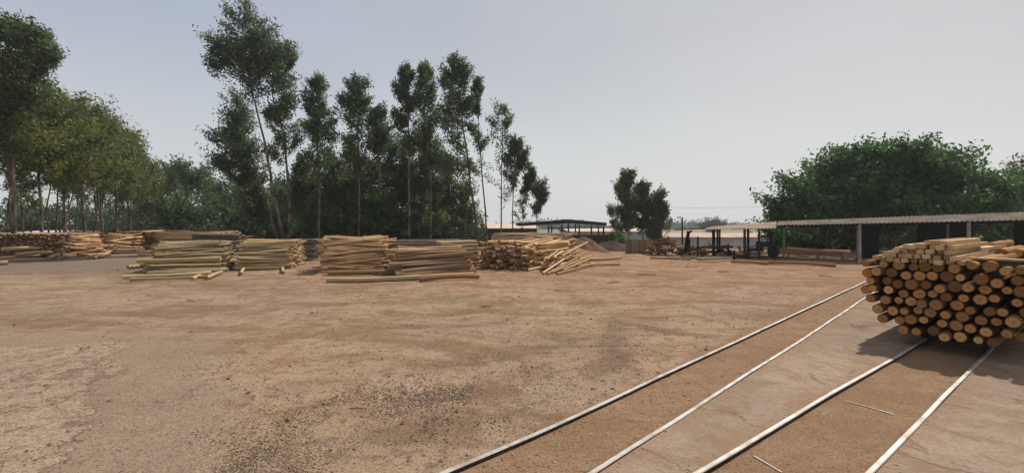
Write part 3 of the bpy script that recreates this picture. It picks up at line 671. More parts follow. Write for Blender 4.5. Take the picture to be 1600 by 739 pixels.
def log_mesh(v, mat, emat):
    key = (v, mat, emat)
    if key not in log_meshes:
        m = MB(); vs, fs, cp = VAR[v]; m.add(vs, fs, 0, v/14); m.f.extend(cp); m.m.extend([1, 1]); m.t.extend([v/14]*2)
        log_meshes[key] = m.mesh('log', [M[mat], M[emat]], 'sides')
    return log_meshes[key]
cand = []      # every log that could be an object of its own
inner = {}     # the hidden rest, per material
def axis_rot(d):
    x = Vector(d).normalized(); y = Vector((0, 0, 1)).cross(x)
    if y.length < 1e-3: y = Vector((0, 1, 0))
    y.normalize(); z = x.cross(y); return Matrix((x, y, z)).transposed()
def add_log(a, b, d, mat, emat, label, group, show=True, pri=0, name='log', cat='log'):
    a = Vector(a); b = Vector(b); c = (a+b)/2; L = (b-a).length
    Rm = axis_rot(b-a) @ Matrix.Rotation(rnd.uniform(0, 6.28), 3, 'X')
    if rnd.random() < .5: Rm = Rm @ Matrix.Rotation(math.pi, 3, 'Z')
    MT = Matrix.Translation(c) @ Rm.to_4x4() @ Matrix.Diagonal((L, d, d, 1))
    rec = (pri+c.length-(4 if show else -1000), MT, rnd.randrange(14), mat, emat, label, group, name, cat)
    cand.append(rec)
def stack(L_, R_, height, slope, depth, dia, mat, emat, what, seed, endon=0, backslope=.3, ljit=.12, yaw=.05, sag=0, lo=1.0, hi=1.0, pri=0):
    """a stack on the yard: L_, R_ photo points of its front foot line; slope = how far the front recedes per metre of height"""
    r = random.Random(seed); A = G(*L_); B = G(*R_); u = (B-A).normalized(); n = Vector((-u.y, u.x, 0)); 
    if n.y < 0: n = -n
    L = (B-A).length; nl = max(2, int(height/(dia*.94)))
    for k in range(nl):
        z = dia/2+k*dia*.94; t = k/(nl-1)
        if endon:      # log axes point away from the camera
            s0 = backslope*z; s1 = L-backslope*z; s = s0
            while s < s1:
                d = dia*r.uniform(.65, 1.15); q = A+u*s+n*(slope*z+r.uniform(-.15, .25)); q.z = z+r.uniform(-.03, .03)
                e = q+n*endon*r.uniform(.9, 1.08)+u*r.uniform(-yaw, yaw)*endon; e.z = q.z+r.uniform(-.05, .05)
                top = k >= nl-1; where = 'topmost layer' if top else ('lowest layer' if k < 2 else 'middle layers')
                add_log(q, e, d, mat, emat, 'log end-on in the %s of %s' % (where, what), 'logs in the %s of %s' % (where, what), True, pri)
                s += d*.95
        else:
            f0 = slope*z; f1 = depth-backslope*z; j = 0; f = f0
            while f < max(f1, f0+.1):
                if 0 < k < nl-1 and j == 0 and r.random() < .13: f += dia*.9; j += 1; continue
                d = dia*r.uniform(.55, 1.35) ; ll = L*(1-lo*0)*r.uniform(.86, 1.04)*((1-t)*lo+t*hi); off = r.uniform(-1, 1)*ljit*L*(2.6 if r.random() < .10 else 1)
                c = A+u*(L/2+off*.6)+n*(f+r.uniform(-.05, .05)); c.z = z+r.uniform(-.05, .045)
                yw = yaw*(2.2 if r.random() < .2 else 1.15); dv = (u+n*r.uniform(-yw, yw)).normalized()*ll/2; dv.z = r.uniform(-yaw*.8, yaw*.8)*ll/2
                if k == 0: dv.z = abs(dv.z)*.1
                a, b = c-dv, c+dv; a.z = max(a.z, d/2); b.z = max(b.z, d/2)
                top = k >= nl-1; where = 'topmost layer' if top else ('foot' if k < 2 else 'front face')
                add_log(a, b, d, mat, emat, 'log at the %s of %s' % (where, what), 'logs at the %s of %s' % (where, what), j < 2 or top, pri)
                f += d*1.02; j += 1
def loose(p, q, d, mat, emat, label, group=None, za=0, zb=0, pri=-30, name='log'):
    a = G(*p); b = G(*q); a.z = d/2+za; b.z = d/2+zb; add_log(a, b, d, mat, emat, label, group, True, pri, name)

# 1 greyish stack, left
s1 = 'the low greyish stack'
stack((226,430), (350,425), 1.28, 1.1, 3.4, .125, 'log_olive', 'end_pale', s1, 21, ljit=.14, yaw=.09, lo=1.0, hi=.95)
loose((192,437), (330,430), .18, 'log_olive', 'end_pale', 'long grey log lying foremost at the foot of the greyish stack')
loose((203,440), (322,435), .14, 'log_olive', 'end_pale', 'slim pale log lying on the dirt against the foremost grey log')
loose((200,426), (292,416), .20, 'log_olive', 'end_pale', 'thick olive log sticking out left low on the greyish stack', za=.12, zb=.18)
loose((322,438), (346,428), .16, 'log_olive', 'end_pale', 'short log piece angled at the right foot of the greyish stack')
loose((300,438), (312,434), .15, 'log_orange', 'end_pale', 'stubby orange offcut at the right foot of the greyish stack')
a, b = W(215,408,15.6), W(345,404,16.2); add_log(a, b, .17, 'log_olive', 'end_pale', 'thick bent log across the middle of the greyish stack', None, True, -30)
# 2 pale yellow stack
stack((366,423), (454,421), 1.27, .55, 3.2, .10, 'log_pale', 'end_pale', 'the neat pale yellow stack', 22, ljit=.07, yaw=.08)
loose((377,430), (384,420), .13, 'log_pale', 'end_pale', 'short log poking out at the left foot of the pale yellow stack')
loose((443,428), (442,420), .13, 'log_pale', 'end_pale', 'short log poking out at the right foot of the pale yellow stack')
# dark stack between 2 and 3
stack((458,408), (492,408), 1.15, .5, 2.5, .12, 'log_grey', 'end_brown', 'the dark stack beside the tall pale one', 23, ljit=.1)
# 3 tall pale stack
stack((498,431), (600,428), 1.44, .60, 3.2, .088, 'log_orange', 'end_pale', 'the tall pale orange stack', 24, ljit=.15, yaw=.15, lo=.98, hi=.98)
loose((512,432), (640,428), .18, 'log_olive', 'end_pale', 'long greyish log on top of the foremost one before the tall pale stack', za=.05)
loose((510,442), (655,437), .20, 'log_olive', 'end_pale', 'foremost long thick grey log on the dirt before the tall pale stack')
loose((475,436), (512,430), .05, 'log_orange', 'end_pale', 'thin stick pointing left at the foot of the tall pale stack')
# 4 brown thick stack
stack((612,432), (738,429), 1.04, .75, 2.8, .17, 'log_brown', 'end_brown', 'the stack of thick brown logs', 25, ljit=.13, yaw=.10)
stack((690,415), (752,413), 1.14, .3, 2.0, .12, 'log_pale', 'end_pale', 'the cream logs behind the thick brown ones', 26, ljit=.06)
loose((655,441), (748,436), .19, 'log_brown', 'end_brown', 'foremost thick brown log touching the end of the long grey one')
loose((640,436), (740,431), .15, 'log_brown', 'end_brown', 'brown log second from the front before the thick brown stack')
# 5 end-on dark stack and its neighbours in the middle
stack((748,414), (850,420), 1.20, .12, 3, .13, 'log_orange', 'end_brown', 'the shaded stack right of the brown one', 27, endon=2.9, backslope=.25, pri=3)
stack((838,424), (905,412), 1.22, .80, 3.0, .12, 'log_orange', 'end_pale', 'the slanting stack nearest the pavilion', 28, ljit=.14, yaw=.16)
for i, (p, q, za, zb) in enumerate([((848,429),(905,405),0,.5),((855,430),(915,408),0,.4),((862,428),(925,410),0,.3),((846,424),(890,402),.1,.7),((870,430),(928,416),0,.1),((880,426),(925,412),.05,.25),((842,415),(880,398),.3,.9)]):
    loose(p, q, .11, 'log_pale', 'end_pale', 'pale pole sliding off the front of the slanting orange stack', 'poles sliding off the slanting stack', za, zb)
for i in range(16):
    x0 = rnd.uniform(820, 878); loose((x0, rnd.uniform(414, 427)), (x0+rnd.uniform(24, 44), rnd.uniform(400, 409)), rnd.uniform(.08, .12), 'log_pale', 'end_pale', 'pale pole fanned across the top of the slanting stack', 'poles fanned over the slanting stack', rnd.uniform(.3, .6), rnd.uniform(.75, 1.0))
loose((905,412), (970,409), .17, 'log_brown', 'end_brown', 'upper one of the two long logs reaching right from the slanting stack', za=.12, zb=.12)
loose((900,419), (968,415), .17, 'log_brown', 'end_brown', 'lower one of the two long logs reaching right from the slanting stack')
stack((735,396), (862,398), 1.35, .5, 2.5, .13, 'log_pale', 'end_pale', 'the long pale back row', 29, ljit=.03, yaw=.06, lo=.5, hi=.5, pri=8)
stack((800,396), (868,400), 1.25, .5, 2.5, .13, 'log_orange', 'end_pale', 'the right part of the pale back row', 39, ljit=.1, yaw=.1, pri=8)
stack((575,398), (720,398), 1.0, .4, 2.0, .17, 'log_grey', 'end_brown', 'the dark weathered back row', 30, ljit=.12, yaw=.02, lo=.9, hi=.9, pri=6)
# left far stacks
stack((-60,404), (112,402), 1.42, .10, 3, .15, 'log_brown', 'end_brown', 'the long stack at the left edge', 31, endon=3, backslope=.15, pri=5)
stack((108,403), (168,400), 1.25, .9, 2.4, .13, 'log_orange', 'end_pale', 'the small jumbled orange stack', 32, ljit=.2, yaw=.30, pri=3)
stack((160,394), (222,392), 1.30, .9, 2.4, .14, 'log_orange', 'end_pale', 'the orange stack before the far one', 33, ljit=.2, yaw=.22, pri=4)
stack((172,391), (262,391), 1.45, .10, 3, .15, 'log_brown', 'end_brown', 'the far shaded stack at left', 34, endon=3.4, backslope=.2, pri=9)
stack((232,393), (345,393), 1.48, .6, 3.2, .16, 'log_orange', 'end_pale', 'the high stack behind the greyish one', 35, ljit=.15, yaw=.10, pri=2)
stack((290,400), (372,398), 1.42, .2, 1.2, .16, 'log_grey', 'end_brown', 'the dark row behind the greyish stack', 36, ljit=.15, yaw=.06, pri=4)
for i, (p, q, d, m_, l_, za) in enumerate([((2,405),(68,402),.26,'log_pale','upper thick pale log lying before the left edge stack',.42),((25,407),(80,403),.24,'log_pale','middle thick pale log lying before the left edge stack',.20),
        ((-20,411),(92,400),.20,'log_brown','long brown log crossing the front of the left edge stack',.08),((0,410),(70,407),.14,'log_brown','thin brown log on the dirt before the left edge stack',0),
        ((-30,416),(12,414),.24,'log_orange','orange log cut by the left picture edge on the dirt',0),
        ((75,408),(108,397),.22,'log_olive','pale log splayed forward before the left edge stack, left one',.05),((92,406),(120,399),.20,'log_olive','pale log splayed forward before the left edge stack, right one',0)]):
    loose(p, q, d, m_, 'end_pale', l_, None, za, za)
for i in range(10):
    x0 = rnd.uniform(128, 165); loose((x0, rnd.uniform(402, 406)), (x0+rnd.uniform(18, 42), rnd.uniform(391, 397)), .12, 'log_orange', 'end_pale', 'peeled pole splayed out before the small jumbled orange stack', 'poles splayed before the jumbled stack', 0, rnd.uniform(.1, .5), pri=-5)
# right side
for (p, q, d, l_) in [((1142,411),(1200,414),.17,'long log lying on the dirt before the shed, the left one'),((1196,413),(1306,418),.19,'long pale log lying on the dirt before the shed, the right one')]:
    loose(p, q, d, 'log_orange', 'end_pale', l_)

cand.sort(key=lambda c: c[0])
NI = 290
for c in cand[:NI]:
    _, MT, v, mat, emat, label, group, name, cat = c
    o = bpy.data.objects.new(name, log_mesh(v, mat, emat)); o.matrix_world = MT; col.objects.link(o); tag(o, label, cat, group)
rest = {}
for c in cand[NI:]:
    rest.setdefault((c[3], c[4]), []).append(c)
mats = []; sm = MB()
for (mat, emat), L in rest.items():
    for mm in (mat, emat):
        if mm not in mats: mats.append(mm)
    for c in L:
        vs, fs, cp = VAR[c[2]]; b0 = len(sm.v); P = [c[1] @ Vector(v) for v in vs]; tn = rnd.random()
        sm.add(P, fs, mats.index(mat), tn)
        for q in cp: sm.f.append(tuple(b0+i for i in q)); sm.m.append(mats.index(emat)); sm.t.append(tn)
# the joined rest uses world-space wood, same woods
o = sm.build('stacked_logs', [M[m_] for m_ in mats], None, 'sides'); tag(o, 'further logs packed inside and behind the yard stacks', 'logs', kind='stuff')
print('logs', len(cand), 'rest', len(cand)-NI)

# ------------------------------------------------------------------ trolley with posts and sawn timber
d = cdir; p_ = Vector((d.y, -d.x, 0))           # along the track, and to its right
Cp = G(1443, 531)*.98; Dp = Cp+p_*((G(1520,573.5)*.98-Cp).dot(p_)); mid = (Cp+Dp)/2; gauge = (Dp-Cp).length
face = mid-d*.63
def trolley(front, label):
    m = MB(); root = empty('log_trolley', front); tag(root, label, 'trolley', 'timber trolleys on the track')
    O = Vector((0, 0, 0)); w = gauge/2
    for s in (-1, 1):
        m.bar(O+p_*s*w*.8+Vector((0, 0, .25)), O+p_*s*w*.8+d*2.4+Vector((0, 0, .25)), .07, .09)
    for t in (.05, .8, 1.6, 2.35):
        m.bar(O+p_*-w*.8+d*t+Vector((0, 0, .25)), O+p_*w*.8+d*t+Vector((0, 0, .25)), .07, .08)
    m.build('frame', M['dark_metal'], root)
    for t in (.18, 2.22):
        m = MB(); m.box(d*t+Vector((0, 0, .20)), (.16, .5, .16), Matrix.Rotation(math.atan2(d.y, d.x), 3, 'Z'), bev=.02)
        m.build('coupling', M['dark_metal'], root)
    for t in (.4, 2.0):
        m = MB(); pts = []
        for k in range(-8, 9):
            a = k/8*1.18; pts.append(d*t+p_*(1.24*math.sin(a))+Vector((0, 0, 1.5-1.2*math.cos(a))))
        for q1, q2 in zip(pts, pts[1:]): m.bar(q1, q2, .07, .035, up=d)
        m.build('cradle', M['dark_metal'], root)
        for s in (-1, 1):
            m = MB(); c = d*t+p_*s*w+Vector((0, 0, .165)); m.tube([c-p_*.04, c+p_*.04], .10, 18); m.tube([c-p_*s*.06, c-p_*s*.04], .125, 18); m.build('wheel', M['dark_metal'], root)
        m = MB(); m.tube([d*t-p_*w+Vector((0,0,.165)), d*t+p_*w+Vector((0,0,.165))], .022, 8); m.build('axle', M['dark_metal'], root)
    return root
trolley(mid-d*.28+Vector((0,0,.002)), 'low steel trolley on the rails under the near round load of posts')
trolley(mid+d*3.6+Vector((0,0,.002)), 'low steel trolley farther along the rails under the second load')

PV = []
for s in range(10):
    r = random.Random(900+s); k = 22; n = 6; sq = [1+.03*math.sin(3*2*math.pi*j/k+r.random()*6)+r.uniform(-.012, .012) for j in range(k)]
    pts = [(-.5, 0, 0), (-.497, 0, 0), (-.25, r.uniform(-.06,.06), r.uniform(-.06,.06)), (0, r.uniform(-.08,.08), r.uniform(-.08,.08)), (.25, 0, 0), (.5, 0, 0)]
    PV.append(ring_mesh(pts, [.475, .5, .5, .49, .48, .46], k, 0, sq))
pm = []; pm2 = []
for v in range(10):
    m = MB(); vs, fs, cp = PV[v]; m.add(vs, fs, 0, v/10); m.f.extend(cp); m.m.extend([1, 1]); m.t.extend([v/10]*2); pm.append(m.mesh('post', [M['post_shaded'], M['end_post']], 'sides')); pm2.append(m.mesh('post', [M['post'], M['end_post']], 'sides'))
def post(front, L, dd, label, group, dirv=None, name='round_post'):
    dirv = dirv or d; a = front; b = front+dirv*L; Rm = axis_rot(b-a) @ Matrix.Rotation(rnd.uniform(0, 6.28), 3, 'X')
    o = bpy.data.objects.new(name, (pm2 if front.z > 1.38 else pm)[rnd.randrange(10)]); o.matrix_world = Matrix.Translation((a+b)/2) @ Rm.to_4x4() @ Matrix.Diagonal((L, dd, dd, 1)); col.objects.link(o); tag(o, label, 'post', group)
rp = random.Random(41)
def load(f0, top, tagname, dense=1.0):
    # settle circles in the rounded cross-section of the load
    pts = []
    sp = .172; row = 0; z = .30
    while z < top:
        s = -1.19+(sp/2 if row % 2 else 0)
        while s < 1.25:
            lim = 1.12*math.sqrt(max(0, 1-((z-.98)/(.80 if z < .98 else .95))**2))
            if abs(s) < lim-.03: pts.append([s+rp.uniform(-.045, .045), z+rp.uniform(-.045, .045), rp.choice([rp.uniform(.11, .13), rp.uniform(.135, .170), rp.uniform(.135, .170)])])
            s += sp
        z += sp*.86; row += 1
    # push overlapping pairs apart
    for it in range(80):
        for i in range(len(pts)):
            for j in range(i):
                dx = pts[i][0]-pts[j][0]; dz = pts[i][1]-pts[j][1]; q = math.hypot(dx, dz)+1e-6; need = (pts[i][2]+pts[j][2])/2
                if q < need:
                    k = (need-q)/2/q; pts[i][0] += dx*k; pts[i][1] += dz*k; pts[j][0] -= dx*k; pts[j][1] -= dz*k
    zs = [q[1] for q in pts]; lo, hi = min(zs), max(zs)
    for s, z, dd in pts:
        prot = rp.uniform(-.05, .06) + (.14 if rp.random() < .12 else 0) + (.12 if s < -.7 and rp.random() < .5 else 0)
        f = f0+p_*s-d*prot; f.z = z
        h = 'lowest' if z < lo+.22 else ('highest' if z > hi-.16 else 'middle'); side = 'left' if s < -.4 else ('right' if s > .4 else 'central')
        dv = (d+p_*rp.uniform(-.02, .02)+Vector((0, 0, rp.uniform(-.01, .01)))).normalized()
        post(f, rp.uniform(2.7, 2.9), dd, 'peeled post in the %s rows, %s part, of %s' % (h, side, tagname), '%s %s posts of %s' % (h, side, tagname), dv)
load(face, 1.34, 'the near trolley load')
load(face+d*3.7, 1.30, 'the second trolley load')
# sawn timber on top of the near load
bw = .100
for row, (n, s0) in enumerate([(11,-.92),(10,-.86),(8,-.72),(7,-.60),(4,-.34)]):
    for i in range(n):
        if row > 2 and rp.random() < .15: continue
        sc = s0+i*bw*1.06+rp.uniform(-.008, .008)
        if sc > .16: continue
        a = face+p_*sc+d*rp.uniform(-.10, .14); a.z = 1.405+row*.076+rp.uniform(-.007, .007)-(.05 if i < 1 else 0)
        L = rp.uniform(2.4, 2.8); b = a+d*L+p_*rp.uniform(-.08, .08)
        m = MB(); c = (a+b)/2; hl = (b-a).length; m.box((0, 0, 0), (hl, bw*rp.uniform(.75, 1.0), .070), None, 0, rp.random(), .004)
        o = m.build('timber', M['plank']); o.matrix_world = Matrix.Translation(c) @ axis_rot(b-a).to_4x4() @ Matrix.Rotation(rp.uniform(-.14, .14), 4, 'X')
        wh = ['lowest', 'second', 'third', 'fourth', 'top'][row]
        tag(o, 'square sawn batten in the %s row on top of the near post load' % wh, 'batten', '%s row of sawn battens on the near load' % wh)
m = MB(); a = face+p_*.20+d*.32; b = face+p_*1.45+d*.32; a.z = b.z = 1.475; m.bar(a, b, .20, .03, tone=.3, bev=.003); tag(m.build('board', M['plank']), 'thin flat board lying crosswise on the right of the near post load', 'board')
m = MB(); a = face+p_*.24+d*.36; b = face+p_*1.4+d*.36; a.z = b.z = 1.41; m.bar(a, b, .10, .095, tone=.1, bev=.004); tag(m.build('beam', M['plank_old']), 'dark squared beam under the crosswise board on the near load', 'beam')
# long sawn boards and posts beyond, on top of the second load
for i in range(12):
    a = face+d*(2.0+rp.uniform(0, .5))+p_*(-1.0+(i % 6)*.2); a.z = 1.43+(i//6)*.09+.0; b = a+d*3.0
    m = MB(); c = (a+b)/2; m.box((0, 0, 0), (3.0, .17, .07), None, 0, rp.random(), .004); o = m.build('timber', M['plank'])
    o.matrix_world = Matrix.Translation(c) @ axis_rot(b-a).to_4x4(); tag(o, 'wide sawn board lying across from the near load to the second', 'board', 'wide boards on the loads')
for i in range(9):
    a = face+d*3.75+p_*(-.2+.19*i)+d*rp.uniform(-.1, .2); a.z = 1.42+.0+(.12 if i % 3 == 1 else 0)
    post(a, 2.8, .17, 'pale round post lying on top of the second trolley load', 'posts on top of the second load', d)
m = MB(); a = face+p_*1.18+d*.6; m.bar(a+Vector((0,0,.75)), a+Vector((0,0,1.42))-d*.35, .04, .04); tag(m.build('stake', M['grey_metal']), 'grey steel stake leaning at the right side of the near load', 'stake')

rk = random.Random(31)
for i, (px, py, L_) in enumerate([(430,452,.5),(600,462,.35),(880,455,.6),(185,423,.18),(1010,430,.7),(1130,425,.5),(560,640,.16),(760,480,.25),(1290,432,.4),(960,442,.45),(300,470,.3),(1080,418,.6)]):
    g_ = G(px, py); a_ = rk.uniform(-.6, .6); v_ = Vector((math.cos(a_), math.sin(a_), 0))*L_/2; m = MB(); g_.z = .025
    m.tube([-v_, Vector((0, 0, .006)), v_], [.022, .02, .012], 6, tone=rk.random()); o = m.build('stick', M['log_orange'], None, loc=g_)
    tag(o, ['stick on the dirt before the pale yellow stack','stick before the foremost thick grey log','long stick below the slanting stack','dark short stub alone on the grey road patch at left','long thin stick in front of the fence','thin stick in front of the lean-to','tiny stick lying in the near gravel','small stick in the middle of the open yard','stick on the dirt near the far end of the outer track','stick right below the two long logs','stick before the low greyish stack','stick below the long weathered boards'][i], 'stick', 'loose sticks on the dirt')
# ------------------------------------------------------------------ open shed
F0 = Vector((13.6, 25.9, 0)); e = Vector((.866, -.5, 0)); nn = Vector((.5, .866, 0))
def patch(c00, c10, c11, c01, pitch, amp, mat, name, parent, thick=.012):
    """corrugated sheet spanned by four corners (front left, front right, back right, back left)"""
    Lf = (c10-c00).length; nu = int(Lf/pitch*6); nv = 4; m = MB(); v = []
    for sgn in (0, -thick):
        for i in range(nu+1):
            for j in range(nv+1):
                u, w = i/nu, j/nv; p = c00.lerp(c10, u).lerp(c01.lerp(c11, u), w); v.append(p+Vector((0, 0, amp*math.sin(u*Lf/pitch*2*math.pi)+sgn)))
    f = []; K = (nu+1)*(nv+1)
    for i in range(nu):
        for j in range(nv):
            a = i*(nv+1)+j; f.append((a, a+nv+1, a+nv+2, a+1)); f.append((K+a+1, K+a+nv+2, K+a+nv+1, K+a))
        a = i*(nv+1); f.append((K+a, K+a+nv+1, a+nv+1, a)); a += nv; f.append((a, a+nv+1, K+a+nv+1, K+a))
    for j in range(nv):
        f.append((j, j+1, K+j+1, K+j)); a = nu*(nv+1)+j; f.append((a+1, a, K+a, K+a+1))
    m.add(v, f); return m.build(name, mat, parent)
shed = empty('open_shed', F0); tag(shed, 'long low open sided shed with a corrugated roof in front of the broad dark trees', 'shed')
S = lambda t, w, z: e*t+nn*w+Vector((0, 0, z))
patch(S(1.45,-.1,1.93), S(17,-.1,2.34), S(17,4,2.80), S(1.6,4,2.17), .18, .022, M['fibro'], 'roof', shed)
for t, w in ((5.2,.15),(9.35,.15),(13.6,.15)):
    m = MB(); m.tube([S(t,w,0), S(t,w,1.90+.03*t-.06)], [.085,.075], 10); m.build('post', M['concrete_post'], shed)
for t, w in ((1.9,3.7),(5.6,3.7),(9.5,3.7),(13.5,3.7)):
    m = MB(); m.tube([S(t,w,0), S(t,w,2.12+.02*t)], .07, 8); m.build('post', M['concrete_post'], shed)
for w, z0 in ((.15,1.90),(3.7,2.10)):
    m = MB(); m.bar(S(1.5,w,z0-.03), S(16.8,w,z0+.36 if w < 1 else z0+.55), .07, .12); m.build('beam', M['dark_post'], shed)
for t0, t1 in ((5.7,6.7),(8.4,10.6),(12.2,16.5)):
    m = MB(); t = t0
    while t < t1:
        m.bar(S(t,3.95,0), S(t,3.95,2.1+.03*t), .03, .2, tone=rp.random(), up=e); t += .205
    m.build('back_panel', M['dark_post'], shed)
for k in range(14):
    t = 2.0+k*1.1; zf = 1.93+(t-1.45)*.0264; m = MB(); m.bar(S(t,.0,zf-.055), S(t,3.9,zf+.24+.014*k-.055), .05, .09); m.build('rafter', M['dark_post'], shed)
bs = random.Random(8)
for k in range(9):
    a = S(6.6+(k%3)*.28, -.9, .06+.075*(k//3)); m = MB(); m.bar(a, a+e*1.6+nn*bs.uniform(-.1,.1), .2, .06, tone=bs.random(), bev=.004); tag(m.build('board', M['plank_old']), 'grey board in the low pile on the ground by the shed post', 'board', 'boards piled by the shed post')
annex = empty('lean_to', F0-e*2.35); tag(annex, 'low tan roofed lean-to on dark posts at the left end of the shed', 'lean-to')
o0 = F0-e*2.35; q = lambda px, py, Y: W(px, py, Y)-o0
patch(q(1099,358.3,27.1), q(1212,356.5,25.2), q(1214,345.8,29.5), q(1112,354.2,30.2), .18, .025, M['fibro_tan'], 'roof', annex)
for px, py, w in ((1163.5,404,.10),(1169,404,.10),(1115,400,.13),(1121,400,.09),(1124.5,400,.08)):
    gp = G(px, py)-o0; m = MB(); m.bar(gp, gp+Vector((0, 0, H-(358-HY)*G(px,py).y/F)), w*1.1, w*1.1, up=(1,0,0), bev=.01); m.build('post', M['dark_post'], annex)
# leaning prop with flat board
pr = empty('timber_prop', G(1071,400)); tag(pr, 'leaning tree trunk prop carrying a flat dark board left of the lean-to', 'prop')
b0 = G(1071,400); m = MB(); m.tube([Vector((0,0,0)), W(1073,380,b0.y)-b0, W(1076,361,b0.y)-b0], [.14,.12,.10], 9); m.build('trunk_post', M['dark_post'], pr)
m = MB(); m.bar(W(1055,359,b0.y)-b0, W(1101,356.8,b0.y-.3)-b0, .5, .06); m.build('board', M['dark_post'], pr)
m = MB(); m.tube([W(1075,366,b0.y)-b0, W(1081,360,b0.y)-b0], .05, 6); m.build('brace', M['dark_post'], pr)
for px, yt, yb, lab in ((1077,374,401,'short upright stake right of the leaning prop'),(1090,370,400,'tall upright stake between the prop and the lean-to'),(1137.5,381,399,'stubby upright stake right of the lean-to posts'),(1147,392,408,'lowest leaning stake before the machine')):
    gp = G(px, yb); m = MB(); m.tube([gp, W(px+.5, yt, gp.y)], [.06,.055], 8); tag(m.build('stake', M['dark_post']), lab, 'stake', 'upright stakes by the lean-to')

# saw machine
mb = G(1195, 404); mach = empty('saw_bench', mb); tag(mach, 'dark saw machine with wheel and upright frame under the end of the shed', 'machine')
q = lambda px, py, dy=0: W(px, py, mb.y+dy)-mb
for px, yt in ((1186,361),(1204,362)):
    for dy in (0, .8):
        m = MB(); m.bar(q(px,404,dy), q(px,yt,dy), .09, .09, up=(1,0,0)); m.build('upright', M['dark_metal'], mach)
m = MB(); m.bar(q(1184,370), q(1206,370), .07, .06); m.bar(q(1184,368,.8), q(1206,368,.8), .07, .06); m.build('crossbar', M['dark_metal'], mach)
m = MB(); m.box(q(1196,383,.4), (.75,.8,.42), None, bev=.04); m.box(q(1180,390,.3), (.8,.5,.18), None, bev=.03); m.build('housing', M['dark_metal'], mach)
m = MB(); m.box(q(1196,388,-.05), (.28,.06,.15), None, bev=.01); m.build('panel', M['grey_metal'], mach)
m = MB(); c = q(1208,391,.3); m.tube([c-Vector((.06,0,0)), c+Vector((.06,0,0))], .52, 24); m.tube([c-Vector((.12,0,0)), c+Vector((.12,0,0))], .12, 14); m.build('wheel', M['dark_metal'], mach)
m = MB(); m.box(q(1176,398,.2), (.5,.4,.22), None, bev=.03); m.build('motor', M['grey_metal'], mach)
m = MB(); m.tube([q(1195,372,.4), q(1195.5,366,.4)], .05, 8); m.build('exhaust_pipe', M['grey_metal'], mach)
m = MB(); m.bar(q(1166,386), q(1186,384), .1, .06); m.bar(q(1168,396), q(1186,396), .1, .05); m.bar(q(1170,404), q(1170,386), .06, .06, up=(1,0,0)); m.build('feed_table', M['dark_metal'], mach)
# rack with logs
rb = G(1270, 404); rack = empty('log_rack', rb); tag(rack, 'low trestle rack holding logs under the shed roof', 'rack')
for px in (1232, 1278, 1316):
    m = MB(); q = lambda x_, y_, dy=0: W(x_, y_, rb.y+dy)-rb
    m.bar(q(px,395,-.3), q(px,395,.9), .1, .09); 
    for dy in (-.2, .8): m.bar(q(px,395,dy), Vector((q(px,395,dy).x, q(px,395,dy).y, 0)), .1, .1, up=(1,0,0))
    m.build('trestle', M['plank_old'], rack)
Yr = rb.y
for a, b, dd, lab in ((W(1214,391.5,Yr-.1), W(1313,396,Yr-.3), .21, 'thick pale log in front on the rack under the shed roof'), (W(1228,387.2,Yr+.5), W(1328,393,Yr+.3), .18, 'slimmer log behind on the rack under the shed roof')):
    o = bpy.data.objects.new('log', log_mesh(3, 'log_orange', 'end_pale')); c = (a+b)/2
    o.matrix_world = Matrix.Translation(c) @ axis_rot(b-a).to_4x4() @ Matrix.Diagonal(((b-a).length, dd, dd, 1)); col.objects.link(o); tag(o, lab, 'log')
for i in range(5):
    a = W(1218+i*22, 401-i%2*2, Yr+.6+.1*i); b = W(1262+i*15, 402, Yr+.4)
    m = MB(); a.z = max(a.z, .06); b.z = max(b.z, .05); m.bar(a, b, .18, .04, tone=rp.random()); tag(m.build('offcut', M['plank_old']), 'weathered board offcut lying beneath the log rack', 'offcut', 'offcuts beneath the log rack')

# heap of slabs and offcuts by the fence
def heap(x0, x1, Y, top, n, mat, lab, grp, seed, ln=.9):
    r = random.Random(seed); X0 = (x0-800)*Y/F; X1 = (x1-800)*Y/F
    for i in range(n):
        u = r.random(); x = X0+(X1-X0)*u; prof = top*(1-abs(2*u-1)**2.5)*r.uniform(.1, 1)
        yy = Y+r.uniform(-.9, .9)*(1-.5*prof/top); zz = .06+prof
        dv = Vector((r.uniform(-1, 1), r.uniform(-.9, .9), r.uniform(-.25, .25))).normalized()*r.uniform(.5, 1.1)*ln/2
        c = Vector((x, yy, max(zz, abs(dv.z)+.05))); m = MB(); w = r.uniform(.10, .2)
        L = dv.length*2; m.box((0, 0, 0), (L, w, w*.45), None, 0, r.random(), .01)
        o = m.build('wood_slab', M[mat]); o.matrix_world = Matrix.Translation(c) @ axis_rot(dv).to_4x4() @ Matrix.Rotation(r.uniform(-1, 1), 4, 'X'); tag(o, lab, 'slab', grp)
heap(1012,1072,29,1.0,75,'slab','reddish bark slab in the loose heap left of the leaning prop','slabs in the heap left of the prop',61)
heap(1070,1150,28.5,.72,60,'slab','split slab in the low heap beneath the lean-to','slabs in the heap beneath the lean-to',62)
heap(1148,1180,27,.45,20,'plank','pale offcut in the small scrap heap at the machine','offcuts in the scrap heap at the machine',63,.7)
for i, (a, b, w) in enumerate([((1016,404),(1080,406),.22),((1068,403),(1100,407),.2),((1090,409),(1143,408),.26),((1097,403),(1146,402),.24),((1100,406),(1144,404),.2)]):
    p, q2 = G(*a), G(*b); z = .05+.05*(i % 3); p.z = q2.z = z; m = MB(); m.bar(p, q2, w, .09, tone=rp.random(), bev=.008)
    tag(m.build('board', M['plank_old']), 'long weathered board, %s, before the slab heaps' % ['leftmost and darkest','short one under the prop','foremost wide one','rearmost one','one between two others'][i], 'board', 'long boards before the slab heaps')

